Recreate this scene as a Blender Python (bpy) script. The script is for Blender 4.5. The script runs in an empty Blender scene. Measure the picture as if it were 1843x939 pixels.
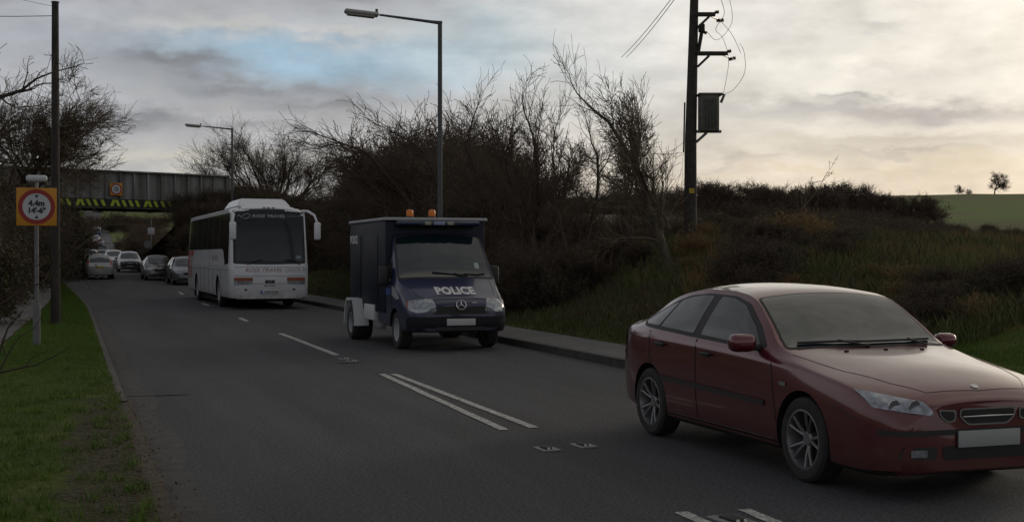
import bpy, bmesh, math, random
import numpy as np
from mathutils import Vector, Matrix
from mathutils.bvhtree import BVHTree
R = math.radians
SC = bpy.context.scene
COL = SC.collection

# ------------------------------------------------------------------ camera
F = 2300.0; HOR = 460.0; EYE = 1.7
PSI = math.atan((921.5 - 125) / F)
CS, SN = math.cos(PSI), math.sin(PSI)
cam_d = bpy.data.cameras.new('camera'); cam = bpy.data.objects.new('camera', cam_d); COL.objects.link(cam)
cam_d.sensor_width = 36; cam_d.lens = F / 1843 * 36
cam_d.clip_end = 6000; cam_d.clip_start = 0.1
cam.location = (0, 0, EYE)
cam.rotation_euler = (R(90) - math.atan((469.5 - HOR) / F), 0, -PSI)
SC.camera = cam
SC.view_settings.view_transform = 'Standard'; SC.view_settings.look = 'None'
SC.view_settings.gamma = 1; SC.view_settings.use_curve_mapping = False
SC.view_settings.exposure = 0.0
SC.cycles.max_bounces = 5; SC.cycles.diffuse_bounces = 3; SC.cycles.glossy_bounces = 3
SC.cycles.transparent_max_bounces = 8

SUN_AZ = R(62); SUN_EL = R(11)          # azimuth clockwise from +Y (the road direction)
SUN_DIR = Vector((math.sin(SUN_AZ)*math.cos(SUN_EL), math.cos(SUN_AZ)*math.cos(SUN_EL), math.sin(SUN_EL)))

def at(px, D, z=0.0):                    # a direction in the view and a distance give a point of the place
    X = (px - 921.5) / F * D
    return Vector((X*CS + D*SN, -X*SN + D*CS, z))
def gp(px, py, z=0.0):
    D = (EYE - z) * F / (py - HOR)
    return at(px, D, z)

# ------------------------------------------------------------------ world
W = bpy.data.worlds.new('World'); SC.world = W; W.use_nodes = True
nt = W.node_tree; nt.nodes.clear()
def N(t, **k):
    n = nt.nodes.new(t)
    for a, b in k.items(): setattr(n, a, b)
    return n
def M(op, a, b=None, c=None, clamp=False):
    n = nt.nodes.new('ShaderNodeMath'); n.operation = op; n.use_clamp = clamp
    for i, v in enumerate((a, b, c)):
        if v is None: continue
        if isinstance(v, (int, float)): n.inputs[i].default_value = v
        else: nt.links.new(v, n.inputs[i])
    return n.outputs[0]
def sstep(x, lo, hi):
    n = nt.nodes.new('ShaderNodeMapRange'); n.interpolation_type = 'SMOOTHSTEP'
    nt.links.new(x, n.inputs[0]); n.inputs[1].default_value = lo; n.inputs[2].default_value = hi
    return n.outputs[0]
def mixc(f, a, b, mode='MIX'):
    n = nt.nodes.new('ShaderNodeMix'); n.data_type = 'RGBA'; n.blend_type = mode
    for i, v in ((0, f), (6, a), (7, b)):
        if isinstance(v, (int, float)): n.inputs[i].default_value = v
        elif isinstance(v, tuple): n.inputs[i].default_value = (*v, 1)
        else: nt.links.new(v, n.inputs[i])
    return n.outputs[2]
tc = N('ShaderNodeTexCoord'); sx = N('ShaderNodeSeparateXYZ'); nt.links.new(tc.outputs['Generated'], sx.inputs[0])
az = M('MULTIPLY', M('ARCTAN2', sx.outputs[0], sx.outputs[1]), 180/math.pi)   # degrees clockwise from the road
el = M('MULTIPLY', M('ARCSINE', sx.outputs[2]), 180/math.pi)
def noise(sa, se, off, scale=1, detail=5, rough=.55):
    cb = N('ShaderNodeCombineXYZ')
    nt.links.new(M('MULTIPLY', az, sa), cb.inputs[0]); nt.links.new(M('MULTIPLY', el, se), cb.inputs[1]); cb.inputs[2].default_value = off
    n = N('ShaderNodeTexNoise'); n.inputs['Scale'].default_value = scale; n.inputs['Detail'].default_value = detail; n.inputs['Roughness'].default_value = rough
    nt.links.new(cb.outputs[0], n.inputs['Vector']); return n.outputs[0]
n1 = noise(.09, .32, 3.1); n2 = noise(.20, .52, 9.7, detail=5, rough=.55); n3 = noise(.50, 1.15, 5.2, detail=6, rough=.55)
azd = M('ADD', az, M('MULTIPLY', M('SUBTRACT', n2, .5), 8.0))
eld = M('ADD', el, M('MULTIPLY', M('SUBTRACT', n1, .5), 2.6))
eld = M('ADD', eld, M('MULTIPLY', M('SUBTRACT', n3, .5), 1.9))
PSD = math.degrees(PSI)
def blob(px, py, wx, wy):
    a0 = PSD + math.degrees(math.atan((px-921.5)/F)); e0 = math.degrees(math.atan((HOR-py)/F))
    sa = wx/F*57.3; se = wy/F*57.3
    u = M('DIVIDE', M('SUBTRACT', azd, a0), sa); v = M('DIVIDE', M('SUBTRACT', eld, e0), se)
    return M('EXPONENT', M('MULTIPLY', M('ADD', M('MULTIPLY', u, u), M('MULTIPLY', v, v)), -1.0))
warm = M('MULTIPLY', sstep(az, 8, 34), sstep(az, 150, 80)); low = sstep(el, 7.5, 0.3)
base = mixc(warm, (.47, .475, .50), (.87, .82, .73))
base = mixc(M('MULTIPLY', low, .8), base, mixc(warm, (.50, .475, .43), (.76, .59, .42)))
# thin blue opening, bright banks and dark banks of cloud
for (px, py, wx, wy, c, s) in [
    (560, 110, 330, 42, (.34,.49,.61), .95), (880, 70, 170, 60, (.50,.62,.68), .75), (80, 60, 150, 40, (.42,.45,.50), .6), (1080, 110, 150, 90, (.72,.73,.71), .7),
    (400, 60, 190, 16, (.60,.59,.57), .8), (640, 60, 120, 10, (.62,.61,.58), .6), (80, 6, 220, 14, (.30,.31,.335), .8), (520, 4, 260, 12, (.31,.315,.335), .8), (1150, 20, 160, 60, (.74,.73,.71), .7),
    (290, 132, 110, 20, (.235,.24,.26), 1), (430, 165, 150, 20, (.26,.265,.285), .95), (560, 195, 120, 16, (.28,.28,.30), .8), (270, 228, 100, 24, (.25,.25,.27), .9), (480, 235, 130, 14, (.29,.285,.295), .7),
    (250, 178, 60, 12, (.46,.46,.47), .7), (420, 205, 100, 9, (.44,.43,.43), .6), (680, 225, 130, 26, (.36,.35,.35), .7), (330, 292, 200, 14, (.60,.57,.50), .8), (720, 290, 120, 22, (.50,.47,.43), .5),
    (1330, 60, 160, 50, (.84,.81,.76), .7), (1520, 55, 150, 26, (.86,.82,.75), .6), (1570, 68, 60, 7, (.60,.57,.55), .7), (1760, 50, 150, 30, (.84,.79,.71), .5),
    (1420, 205, 210, 20, (.56,.53,.50), .8), (1680, 205, 200, 20, (.46,.43,.42), .9), (1540, 180, 60, 7, (.42,.40,.40), .7), (1660, 140, 160, 16, (.74,.70,.64), .5),
    (1380, 270, 150, 8, (.84,.76,.63), .8), (1300, 300, 200, 8, (.60,.54,.46), .6), (1640, 262, 200, 14, (.58,.51,.44), .7), (1750, 300, 180, 10, (.80,.68,.50), .7), (1600, 285, 120, 7, (.50,.44,.39), .6), (1500, 315, 260, 6, (.72,.60,.45), .6)]:
    base = mixc(M('MULTIPLY', blob(px, py, wx, wy), s, clamp=True), base, c)
tex = M('ADD', M('MULTIPLY', M('SUBTRACT', n2, .5), .75), M('MULTIPLY', M('SUBTRACT', n3, .5), .42))
mult = M('MULTIPLY', M('MAXIMUM', M('ADD', 1.0, tex), .3), M('SUBTRACT', 1.0, M('MULTIPLY', sstep(el, 12.5, 24), .42)))
vm = N('ShaderNodeVectorMath', operation='SCALE'); nt.links.new(base, vm.inputs[0]); nt.links.new(mult, vm.inputs[3])
# glow round the veiled sun
dt = N('ShaderNodeVectorMath', operation='DOT_PRODUCT'); nt.links.new(tc.outputs['Generated'], dt.inputs[0]); dt.inputs[1].default_value = SUN_DIR
g = M('POWER', M('MAXIMUM', dt.outputs['Value'], 0.0), 34.0)
gl = N('ShaderNodeVectorMath', operation='SCALE'); gl.inputs[0].default_value = (1.3, 1.05, .75); nt.links.new(g, gl.inputs[3])
ad = N('ShaderNodeVectorMath', operation='ADD'); nt.links.new(vm.outputs[0], ad.inputs[0]); nt.links.new(gl.outputs[0], ad.inputs[1])
bg2 = N('ShaderNodeBackground'); nt.links.new(ad.outputs[0], bg2.inputs[0]); bg2.inputs[1].default_value = 0.80
sky = N('ShaderNodeTexSky'); sky.sky_type = 'NISHITA'; sky.sun_disc = False; sky.sun_elevation = SUN_EL; sky.sun_rotation = SUN_AZ
sky.air_density = 1.0; sky.dust_density = 1.0
bg1 = N('ShaderNodeBackground'); nt.links.new(sky.outputs[0], bg1.inputs[0]); bg1.inputs[1].default_value = 0.05
# below the horizon the far land is dark
hz = sstep(el, -3.0, -0.3)
bg2s = M('MULTIPLY', hz, 1.0); nt.links.new(bg2s, bg2.inputs[1])
sh = N('ShaderNodeMixShader'); sh.inputs[0].default_value = .92; nt.links.new(bg1.outputs[0], sh.inputs[1]); nt.links.new(bg2.outputs[0], sh.inputs[2])   # cloud cover over the clear sky
wo = N('ShaderNodeOutputWorld'); nt.links.new(sh.outputs[0], wo.inputs[0])
sd = bpy.data.lights.new('sun', 'SUN'); sd.energy = 0.6; sd.angle = R(14); sd.color = (1, .88, .70)
so = bpy.data.objects.new('sun', sd); COL.objects.link(so)
so.rotation_euler = SUN_DIR.to_track_quat('Z', 'Y').to_euler()

# ------------------------------------------------------------------ helpers
def mat(name, col, rough=.6, metal=0, var=.0, vs=3.0, stretch=None, bump=0.0, bs=40.0, coat=0, col2=None, spec=.5, emit=0, dirt=None, fine=0, fs=70):
    m = bpy.data.materials.new(name); m.use_nodes = True; t = m.node_tree; b = t.nodes['Principled BSDF']
    b.inputs['Base Color'].default_value = (*col, 1); b.inputs['Roughness'].default_value = rough; b.inputs['Metallic'].default_value = metal
    b.inputs['Specular IOR Level'].default_value = spec
    b.inputs['Coat Weight'].default_value = coat; b.inputs['Coat Roughness'].default_value = .08
    if emit: b.inputs['Emission Color'].default_value = (*col, 1); b.inputs['Emission Strength'].default_value = emit
    co = t.nodes.new('ShaderNodeTexCoord').outputs['Object']
    if var or col2:
        n = t.nodes.new('ShaderNodeTexNoise'); n.inputs['Scale'].default_value = vs; n.inputs['Detail'].default_value = 6; n.inputs['Roughness'].default_value = .65
        if stretch:
            mp = t.nodes.new('ShaderNodeMapping'); mp.inputs['Scale'].default_value = stretch; t.links.new(co, mp.inputs[0]); t.links.new(mp.outputs[0], n.inputs['Vector'])
        else: t.links.new(co, n.inputs['Vector'])
        r = t.nodes.new('ShaderNodeValToRGB'); r.color_ramp.elements[0].position = .35; r.color_ramp.elements[1].position = .65
        c2 = col2 or tuple(min(1, c*(1+var)) for c in col); c1 = col if col2 else tuple(c*(1-var) for c in col)
        r.color_ramp.elements[0].color = (*c1, 1); r.color_ramp.elements[1].color = (*c2, 1)
        t.links.new(n.outputs[0], r.inputs[0]); t.links.new(r.outputs[0], b.inputs['Base Color'])
    if fine:         # fine grain of chippings or grit
        n = t.nodes.new('ShaderNodeTexNoise'); n.inputs['Scale'].default_value = fs; n.inputs['Detail'].default_value = 3; t.links.new(co, n.inputs['Vector'])
        mr = t.nodes.new('ShaderNodeMapRange'); mr.inputs[1].default_value = .3; mr.inputs[2].default_value = .7; mr.inputs[3].default_value = 1-fine; mr.inputs[4].default_value = 1+fine; t.links.new(n.outputs[0], mr.inputs[0])
        vm_ = t.nodes.new('ShaderNodeVectorMath'); vm_.operation = 'SCALE'; t.links.new(r.outputs[0], vm_.inputs[0]); t.links.new(mr.outputs[0], vm_.inputs[3]); t.links.new(vm_.outputs[0], b.inputs['Base Color'])
    if bump:
        n = t.nodes.new('ShaderNodeTexNoise'); n.inputs['Scale'].default_value = bs; n.inputs['Detail'].default_value = 4; t.links.new(co, n.inputs['Vector'])
        bp = t.nodes.new('ShaderNodeBump'); bp.inputs['Strength'].default_value = bump; bp.inputs['Distance'].default_value = .02
        t.links.new(n.outputs[0], bp.inputs['Height']); t.links.new(bp.outputs[0], b.inputs['Normal'])
    if dirt:        # road film thrown up on the lower bodywork: (colour, height where it fades out)
        dc, dz = dirt
        s = t.nodes.new('ShaderNodeSeparateXYZ'); t.links.new(co, s.inputs[0])
        mr = t.nodes.new('ShaderNodeMapRange'); mr.inputs[1].default_value = dz; mr.inputs[2].default_value = .2; t.links.new(s.outputs[2], mr.inputs[0])
        n = t.nodes.new('ShaderNodeTexNoise'); n.inputs['Scale'].default_value = 5; n.inputs['Detail'].default_value = 7; t.links.new(co, n.inputs['Vector'])
        mu = t.nodes.new('ShaderNodeMath'); mu.operation = 'MULTIPLY'; t.links.new(mr.outputs[0], mu.inputs[0]); t.links.new(n.outputs[0], mu.inputs[1])
        mx = t.nodes.new('ShaderNodeMix'); mx.data_type = 'RGBA'; t.links.new(mu.outputs[0], mx.inputs[0])
        mx.inputs[6].default_value = (*col, 1); mx.inputs[7].default_value = (*dc, 1); t.links.new(mx.outputs[2], b.inputs['Base Color'])
        ma = t.nodes.new('ShaderNodeMath'); ma.operation = 'MULTIPLY_ADD'; t.links.new(mu.outputs[0], ma.inputs[0]); ma.inputs[1].default_value = .5; ma.inputs[2].default_value = rough
        t.links.new(ma.outputs[0], b.inputs['Roughness'])
    return m

def link(name, me, mats=None, parent=None, loc=None, rot=None, smooth=False, sharp=35):
    if smooth:
        me.polygons.foreach_set('use_smooth', [True]*len(me.polygons))
        me.set_sharp_from_angle(angle=R(sharp))
    o = bpy.data.objects.new(name, me); COL.objects.link(o)
    if mats is not None:
        for m in (mats if isinstance(mats, (list, tuple)) else [mats]): me.materials.append(m)
    if parent: o.parent = parent
    if loc is not None: o.location = loc
    if rot is not None: o.rotation_euler = rot
    return o
def tag(o, label=None, cat=None, group=None, kind=None):
    if label: o['label'] = label
    if cat: o['category'] = cat
    if group: o['group'] = group
    if kind: o['kind'] = kind
    return o
def empty(name, loc=(0,0,0), rz=0, label=None, cat=None, group=None):
    o = bpy.data.objects.new(name, None); COL.objects.link(o); o.location = loc; o.rotation_euler = (0,0,rz); o.empty_display_size = .2
    return tag(o, label, cat, group)
def kids(o): return [c for c in bpy.data.objects if c.parent == o]
def copy_tree(o, parent=None):
    c = o.copy(); COL.objects.link(c)
    if parent: c.parent = parent
    for ch in list(o.children): copy_tree(ch, c)
    return c
def npmesh(name, V, Q, T=None):
    me = bpy.data.meshes.new(name); V = np.asarray(V, dtype=np.float32).reshape(-1, 3); Q = np.asarray(Q, dtype=np.int32).reshape(-1, 4)
    nl = Q.size; me.vertices.add(len(V)); me.vertices.foreach_set('co', V.ravel())
    loops = Q.ravel(); starts = np.arange(len(Q))*4
    if T is not None and len(T):
        T = np.asarray(T, dtype=np.int32).reshape(-1, 3); starts = np.concatenate([starts, nl + np.arange(len(T))*3]); loops = np.concatenate([loops, T.ravel()])
    me.loops.add(len(loops)); me.loops.foreach_set('vertex_index', loops.astype(np.int32))
    me.polygons.add(len(starts)); me.polygons.foreach_set('loop_start', starts.astype(np.int32))
    me.update(calc_edges=True); me.validate(); return me

class MB:                                  # collects shapes, builds ONE mesh
    def __init__(s): s.bm = bmesh.new(); s.mi = 0
    def _new(s, geom):
        for f in geom:
            if isinstance(f, bmesh.types.BMFace): f.material_index = s.mi
    def box(s, c, d, bev=0, rz=0, rx=0, ry=0, seg=2):
        r = bmesh.ops.create_cube(s.bm, size=1); vs = r['verts']
        bmesh.ops.scale(s.bm, vec=d, verts=vs)
        fs = list({f for v in vs for f in v.link_faces}); 
        if bev:
            es = list({e for v in vs for e in v.link_edges})
            rr = bmesh.ops.bevel(s.bm, geom=es, offset=bev, segments=seg, affect='EDGES', profile=.5)
            vs = list({v for f in rr['faces'] for v in f.verts} | {v for v in vs if v.is_valid}); fs = list({f for v in vs for f in v.link_faces})
        m = Matrix.Translation(c) @ Matrix.Rotation(rz, 4, 'Z') @ Matrix.Rotation(ry, 4, 'Y') @ Matrix.Rotation(rx, 4, 'X')
        bmesh.ops.transform(s.bm, matrix=m, verts=vs); s._new(fs); return s
    def tube(s, pts, rad, n=8, cap=True):
        pts = [Vector(p) for p in pts]; rs = rad if isinstance(rad, (list, tuple)) else [rad]*len(pts); rings = []
        up = None
        for i, p in enumerate(pts):
            d = (pts[min(i+1, len(pts)-1)] - pts[max(i-1, 0)]).normalized()
            if up is None: up = d.orthogonal().normalized()
            a = (up - d*up.dot(d)).normalized(); b = d.cross(a); up = a
            rings.append([s.bm.verts.new(p + (a*math.cos(t) + b*math.sin(t))*rs[i]) for t in [2*math.pi*k/n for k in range(n)]])
        for i in range(len(rings)-1):
            for k in range(n):
                f = s.bm.faces.new((rings[i][k], rings[i][(k+1)%n], rings[i+1][(k+1)%n], rings[i+1][k])); f.material_index = s.mi
        if cap:
            for q in (rings[0][::-1], rings[-1]):
                f = s.bm.faces.new(q); f.material_index = s.mi
        return s
    def lathe(s, prof, n=24, m=None, closed=False):       # prof: (radius, height) about Z, then transformed by m
        m = m or Matrix(); rings = []
        for r, z in prof:
            rings.append([s.bm.verts.new(m @ Vector((r*math.cos(2*math.pi*k/n), r*math.sin(2*math.pi*k/n), z))) for k in range(n)])
        idx = list(range(len(rings)-1)); pairs = [(i, i+1) for i in idx] + ([(len(rings)-1, 0)] if closed else [])
        for i, j in pairs:
            for k in range(n):
                f = s.bm.faces.new((rings[i][k], rings[i][(k+1)%n], rings[j][(k+1)%n], rings[j][k])); f.material_index = s.mi
        if not closed:
            for q in (rings[0][::-1], rings[-1]):
                try: f = s.bm.faces.new(q); f.material_index = s.mi
                except ValueError: pass
        return s
    def prism(s, pts, h, m=None):                         # polygon in XY extruded by h in Z
        m = m or Matrix(); a = [s.bm.verts.new(m @ Vector((x, y, 0))) for x, y in pts]; b = [s.bm.verts.new(m @ Vector((x, y, h))) for x, y in pts]; n = len(pts)
        fs = [s.bm.faces.new(a[::-1]), s.bm.faces.new(b)] + [s.bm.faces.new((a[i], a[(i+1)%n], b[(i+1)%n], b[i])) for i in range(n)]
        s._new(fs); return s
    def build(s, name, mats, parent=None, loc=None, rot=None, smooth=True, sharp=35):
        bmesh.ops.recalc_face_normals(s.bm, faces=s.bm.faces[:])
        me = bpy.data.meshes.new(name); s.bm.to_mesh(me); s.bm.free()
        return link(name, me, mats, parent, loc, rot, smooth, sharp)

def pch(pts, x):                            # monotone cubic interpolation
    xs = np.array([p[0] for p in pts], float); ys = np.array([p[1] for p in pts], float); h = np.diff(xs); d = np.diff(ys)/h
    m = np.zeros(len(xs)); m[0], m[-1] = d[0], d[-1]
    for i in range(1, len(xs)-1):
        m[i] = 0 if d[i-1]*d[i] <= 0 else (h[i-1]+h[i])*3/((2*h[i]+h[i-1])/d[i-1]+(h[i]+2*h[i-1])/d[i])
    x = np.clip(np.asarray(x, float), xs[0], xs[-1]); i = np.clip(np.searchsorted(xs, x) - 1, 0, len(h)-1); t = (x-xs[i])/h[i]
    return (2*t**3-3*t*t+1)*ys[i] + (t**3-2*t*t+t)*h[i]*m[i] + (-2*t**3+3*t*t)*ys[i+1] + (t**3-t*t)*h[i]*m[i+1]

def text_mesh(s, size=1.0, bold=0.0, shear=0, spacing=1.0, ext=0.0):
    c = bpy.data.curves.new('txt', 'FONT'); c.body = s; c.size = size; c.align_x = 'CENTER'; c.align_y = 'CENTER'; c.offset = bold; c.shear = shear; c.space_character = spacing
    c.resolution_u = 3; c.extrude = ext; c.fill_mode = 'BOTH' if ext else 'FRONT'
    o = bpy.data.objects.new('txt', c); me = bpy.data.meshes.new_from_object(o)
    bpy.data.objects.remove(o); bpy.data.curves.remove(c); return me

# ---- land profile ---------------------------------------------------------
RZ = [(-60,0),(45,0),(80,.32),(110,.75),(150,1.6),(300,4.6),(480,9.5),(700,28),(1000,46),(3000,46)]
XC = [(-60,4.3),(38,4.3),(75,3.35),(105,2.5),(150,2.6),(300,5.5),(500,10),(3000,10)]
def roadz(y): return float(pch(RZ, y))
def xc(y): return float(pch(XC, y))
def ss(a, b, x): t = min(1, max(0, (x-a)/(b-a))); return t*t*(3-2*t)
def ground_z(x, y):
    u = x - xc(y); rz = roadz(y)
    if -3.79 < u < 3.70: return rz - .07
    if u <= -3.79:
        z = rz + .09 + .5*ss(-7.5, -14, u) if y < 400 else rz + .09
        return z + 8*ss(-40, -200, u)
    base = rz + .05 if u <= 5.04 else rz + .10 + (1.0+.85*ss(17, 26, y))*ss(5.0, 12, u)*(1-.8*ss(55, 75, y))
    r = math.hypot(x, y); a = math.degrees(math.atan2(x, y)); t = min(1, max(0, (r-60)/460)); hill = 25*t**1.3
    k = ss(7, 20, a); rr = base if y > 0 else base
    if y > 60 or x > 60: return (base - rz + rz*(1-k)) + hill*k
    return base

# ------------------------------------------------------------------ materials
m_asph = mat('asphalt', (.046,.047,.052), .85, var=.24, vs=1.1, stretch=(1,.10,1), bump=1.0, bs=60, fine=.75, fs=38)
m_dust = mat('channel_grit', (.058,.054,.051), .95, var=.25, vs=6, bump=.6, bs=60)
m_pave = mat('pavement_tarmac', (.10,.098,.095), .9, var=.2, vs=2.2, bump=.4, bs=70, fine=.3, fs=40)
m_path = mat('path_tarmac', (.11,.105,.10), .9, var=.18, vs=3, bump=.4, bs=70)
m_kerb = mat('kerb_stone', (.045,.042,.04), .9, var=.35, vs=4, bump=.5, bs=30)
m_kerbl = mat('kerb_concrete', (.075,.066,.06), .9, var=.35, vs=7, bump=.6, bs=30)
m_line = mat('road_paint', (.34,.34,.32), .7, var=.38, vs=11, bump=.3, bs=80, fine=.55, fs=32)
m_paint_old = mat('worn_paint', (.30,.30,.29), .8, var=.35, vs=14)
m_earth = mat('leaf_litter', (.035,.028,.018), 1, col2=(.075,.058,.04), vs=9, bump=1, bs=25)
m_conc = mat('bridge_concrete', (.17,.17,.165), .85, var=.3, vs=1.2, bump=.3, bs=20)
m_girder = mat('girder_paint', (.085,.082,.075), .7, col2=(.25,.26,.25), vs=1.6, stretch=(1,1,.12), bump=.2, bs=15)
m_rust = mat('rusty_steel', (.06,.045,.035), .8, var=.4, vs=3)
m_black = mat('black_board', (.012,.012,.012), .7)
m_hiyel = mat('fluorescent_yellow', (.36,.44,.03), .6)
m_wood = mat('creosoted_wood', (.040,.034,.030), .9, var=.35, vs=5, bump=.6, bs=22)
m_steel = mat('galvanised_steel', (.17,.175,.18), .55, metal=.3, var=.2, vs=4)
m_postg = mat('grey_painted_post', (.13,.13,.135), .7, var=.25, vs=5)
m_lampp = mat('lamp_column_paint', (.075,.08,.085), .7, var=.2, vs=3)
m_lamph = mat('lantern_shell', (.32,.32,.32), .5, var=.15, vs=6)
m_wht = mat('sign_white', (.44,.45,.48), .5)
m_red = mat('sign_red', (.26,.012,.012), .5)
m_amb = mat('sign_amber', (.50,.215,.010), .55, var=.06, vs=8)
m_ink = mat('sign_black', (.01,.01,.01), .5)
m_tank = mat('transformer_green_grey', (.10,.10,.085), .7, var=.2, vs=6)
m_ceram = mat('brown_ceramic', (.10,.035,.015), .3)
m_wire = mat('wire', (.05,.05,.05), .6)
m_bark = mat('bark', (.050,.038,.028), .95, var=.35, vs=6, bump=.5, bs=30)
m_barkl = mat('ash_bark', (.085,.070,.050), .95, var=.3, vs=6, bump=.5, bs=30)
m_twig = mat('twigs', (.075,.052,.036), .95, var=.3, vs=2)
m_twigl = mat('pale_twigs', (.12,.092,.060), .95, var=.3, vs=2)
m_hedge = mat('dark_hedge_leaf', (.020,.030,.010), .9, col2=(.035,.032,.014), vs=1.5)
m_scrub = mat('dead_stalks', (.26,.14,.065), .95, col2=(.13,.135,.04), vs=.35)
m_grassb = mat('grass_blades', (.050,.108,.005), .8, col2=(.088,.145,.008), vs=1.6)
m_bramble = mat('bramble', (.080,.058,.032), .9, col2=(.070,.095,.022), vs=.8)
m_leafdead = mat('dead_leaves', (.03,.02,.012), .9, col2=(.09,.055,.03), vs=20)

def ground_material():
    m = bpy.data.materials.new('land'); m.use_nodes = True; t = m.node_tree; b = t.nodes['Principled BSDF']; b.inputs['Roughness'].default_value = .95
    b.inputs['Specular IOR Level'].default_value = .15
    g = t.nodes.new('ShaderNodeNewGeometry').outputs['Position']; s = t.nodes.new('ShaderNodeSeparateXYZ'); t.links.new(g, s.inputs[0])
    def nz(sc, d=6):
        n = t.nodes.new('ShaderNodeTexNoise'); n.inputs['Scale'].default_value = sc; n.inputs['Detail'].default_value = d; t.links.new(g, n.inputs['Vector']); return n.outputs[0]
    def mr(v, a, c):
        r = t.nodes.new('ShaderNodeMapRange'); r.interpolation_type = 'SMOOTHSTEP'; r.inputs[1].default_value = a; r.inputs[2].default_value = c; t.links.new(v, r.inputs[0]); return r.outputs[0]
    def mx(f, a, c):
        n = t.nodes.new('ShaderNodeMix'); n.data_type = 'RGBA'; t.links.new(f, n.inputs[0])
        for i, v in ((6, a), (7, c)):
            if isinstance(v, tuple): n.inputs[i].default_value = (*v, 1)
            else: t.links.new(v, n.inputs[i])
        return n.outputs[2]
    def mth(op, a, c):
        n = t.nodes.new('ShaderNodeMath'); n.operation = op; n.use_clamp = True
        for i, v in enumerate((a, c)):
            if isinstance(v, (int, float)): n.inputs[i].default_value = v
            else: t.links.new(v, n.inputs[i])
        return n.outputs[0]
    grass = mx(mr(nz(1.3), .35, .65), (.040, .062, .010), (.065, .088, .012))
    grass = mx(mr(nz(9), .5, .75), grass, (.035, .038, .012))
    # bare worn strip beside the near kerb
    ed = mth('MULTIPLY', mr(s.outputs[0], -.45, .42), mr(s.outputs[1], 20, 10))
    lf = mth('MULTIPLY', mr(s.outputs[0], 1.5, .5), ed); msk = mr(mth('ADD', lf, mth('MULTIPLY', nz(3.5), .9)), .78, 1.08)
    c = mx(msk, grass, mx(mr(nz(22), .4, .6), (.030, .024, .017), (.075, .060, .045)))
    # rough tussock land right of the pavement
    tu = mth('MULTIPLY', mr(s.outputs[0], 9.5, 12), mr(s.outputs[1], 14, 17))
    c = mx(tu, c, mx(mr(nz(.6), .4, .6), (.085, .060, .030), (.055, .075, .018)))
    far = mr(s.outputs[1], 110, 220); c = mx(far, c, mx(mr(nz(.012, 2), .45, .55), (.095, .135, .030), (.105, .115, .045)))
    t.links.new(c, b.inputs['Base Color'])
    bp = t.nodes.new('ShaderNodeBump'); bp.inputs['Strength'].default_value = .8; bp.inputs['Distance'].default_value = .05
    t.links.new(nz(14), bp.inputs['Height']); t.links.new(bp.outputs[0], b.inputs['Normal']); return m
m_land = ground_material()

# ------------------------------------------------------------------ ground sheet
us = [-2600,-1500,-900,-600,-420,-300,-210,-150,-110,-80,-60,-45,-35,-28,-23,-19,-16,-14] + list(np.arange(-13,-4,.5)) + [-4.0,-3.80,-3.785,-2,0,2,3.695,3.71,4.4,5.03,5.05] \
   + list(np.arange(5.3,13,.4)) + [13.5,15,17,20,24,29,35,42,50,60,72,86,102,120,140,165,195,230,270,315,360,420,500,600,720,900,1200,1700,2600]
ys = [-60,-30,-15,-8] + list(np.arange(-4,40,.8)) + list(np.arange(40,110,1.6)) + list(np.arange(112,200,5)) + list(np.arange(205,620,14)) + [650,700,780,880,1000,1200,1600,2400,3500]
XCs = [xc(y) for y in ys]
V = []
rr = random.Random(3)
for j, y in enumerate(ys):
    for u in us:
        z = ground_z(XCs[j]+u, y)
        if u > 5.3 and y < 110: z += rr.uniform(-.03, .03)
        V.append((XCs[j]+u, y, z))
nu = len(us); j, i = np.meshgrid(np.arange(len(ys)-1), np.arange(nu-1), indexing='ij'); a = (j*nu+i).ravel()
gme = npmesh('ground', V, np.stack([a, a+1, a+1+nu, a+nu], 1))
tag(link('ground', gme, m_land, smooth=True), kind='structure')

def strip(name, u0, u1, y0, y1, m, dz=0.0, thick=0.0, step=1.0, kind='structure', jag=0.0, seed=1):
    """a band following the road between two offsets from its centre line"""
    f0 = u0 if callable(u0) else (lambda y: u0); f1 = u1 if callable(u1) else (lambda y: u1)
    n = max(1, int((y1-y0)/step)); yy = np.linspace(y0, y1, n+1); b = bmesh.new(); prev = None; r = random.Random(seed)
    for y in yy:
        z = roadz(y)+dz; c = xc(y); j0, j1 = r.uniform(-jag, jag), r.uniform(-jag, jag)
        row = [b.verts.new((c+f0(y)+j0, y, z)), b.verts.new((c+f1(y)+j1, y, z))]
        if thick: row += [b.verts.new((c+f1(y), y, z-thick)), b.verts.new((c+f0(y), y, z-thick))]
        if prev:
            k = len(row)
            if k == 2: b.faces.new((prev[0], prev[1], row[1], row[0]))
            else:
                for q in range(4): b.faces.new((prev[q], prev[(q+1)%4], row[(q+1)%4], row[q]))
        elif thick: b.faces.new(row[::-1])
        prev = row
    if thick: b.faces.new(prev)
    bmesh.ops.recalc_face_normals(b, faces=b.faces[:])
    if not thick:
        for f in b.faces:
            if f.normal.z < 0: f.normal_flip()
    me = bpy.data.meshes.new(name); b.to_mesh(me); b.free()
    return tag(link(name, me, m), kind=kind)
strip('road', -3.70, 3.64, -40, 640, m_asph, 0.0)
strip('road_channel', lambda y: -3.70, lambda y: -3.38 + .05*math.sin(y*1.7), 0, 34, m_dust, .004, step=.5, jag=.05)
strip('kerb', 3.64, 3.76, -20, 140, m_kerb, .125, .16)
strip('pavement', 3.76, 5.04, -20, 140, m_pave, .118, .1)
strip('kerb', -3.80, -3.69, 15, 74, m_kerbl, .075, .12)
strip('kerb', -3.84, -3.66, -4, 15, m_earth, .055, .13, step=.22, jag=.03, seed=4)
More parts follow.
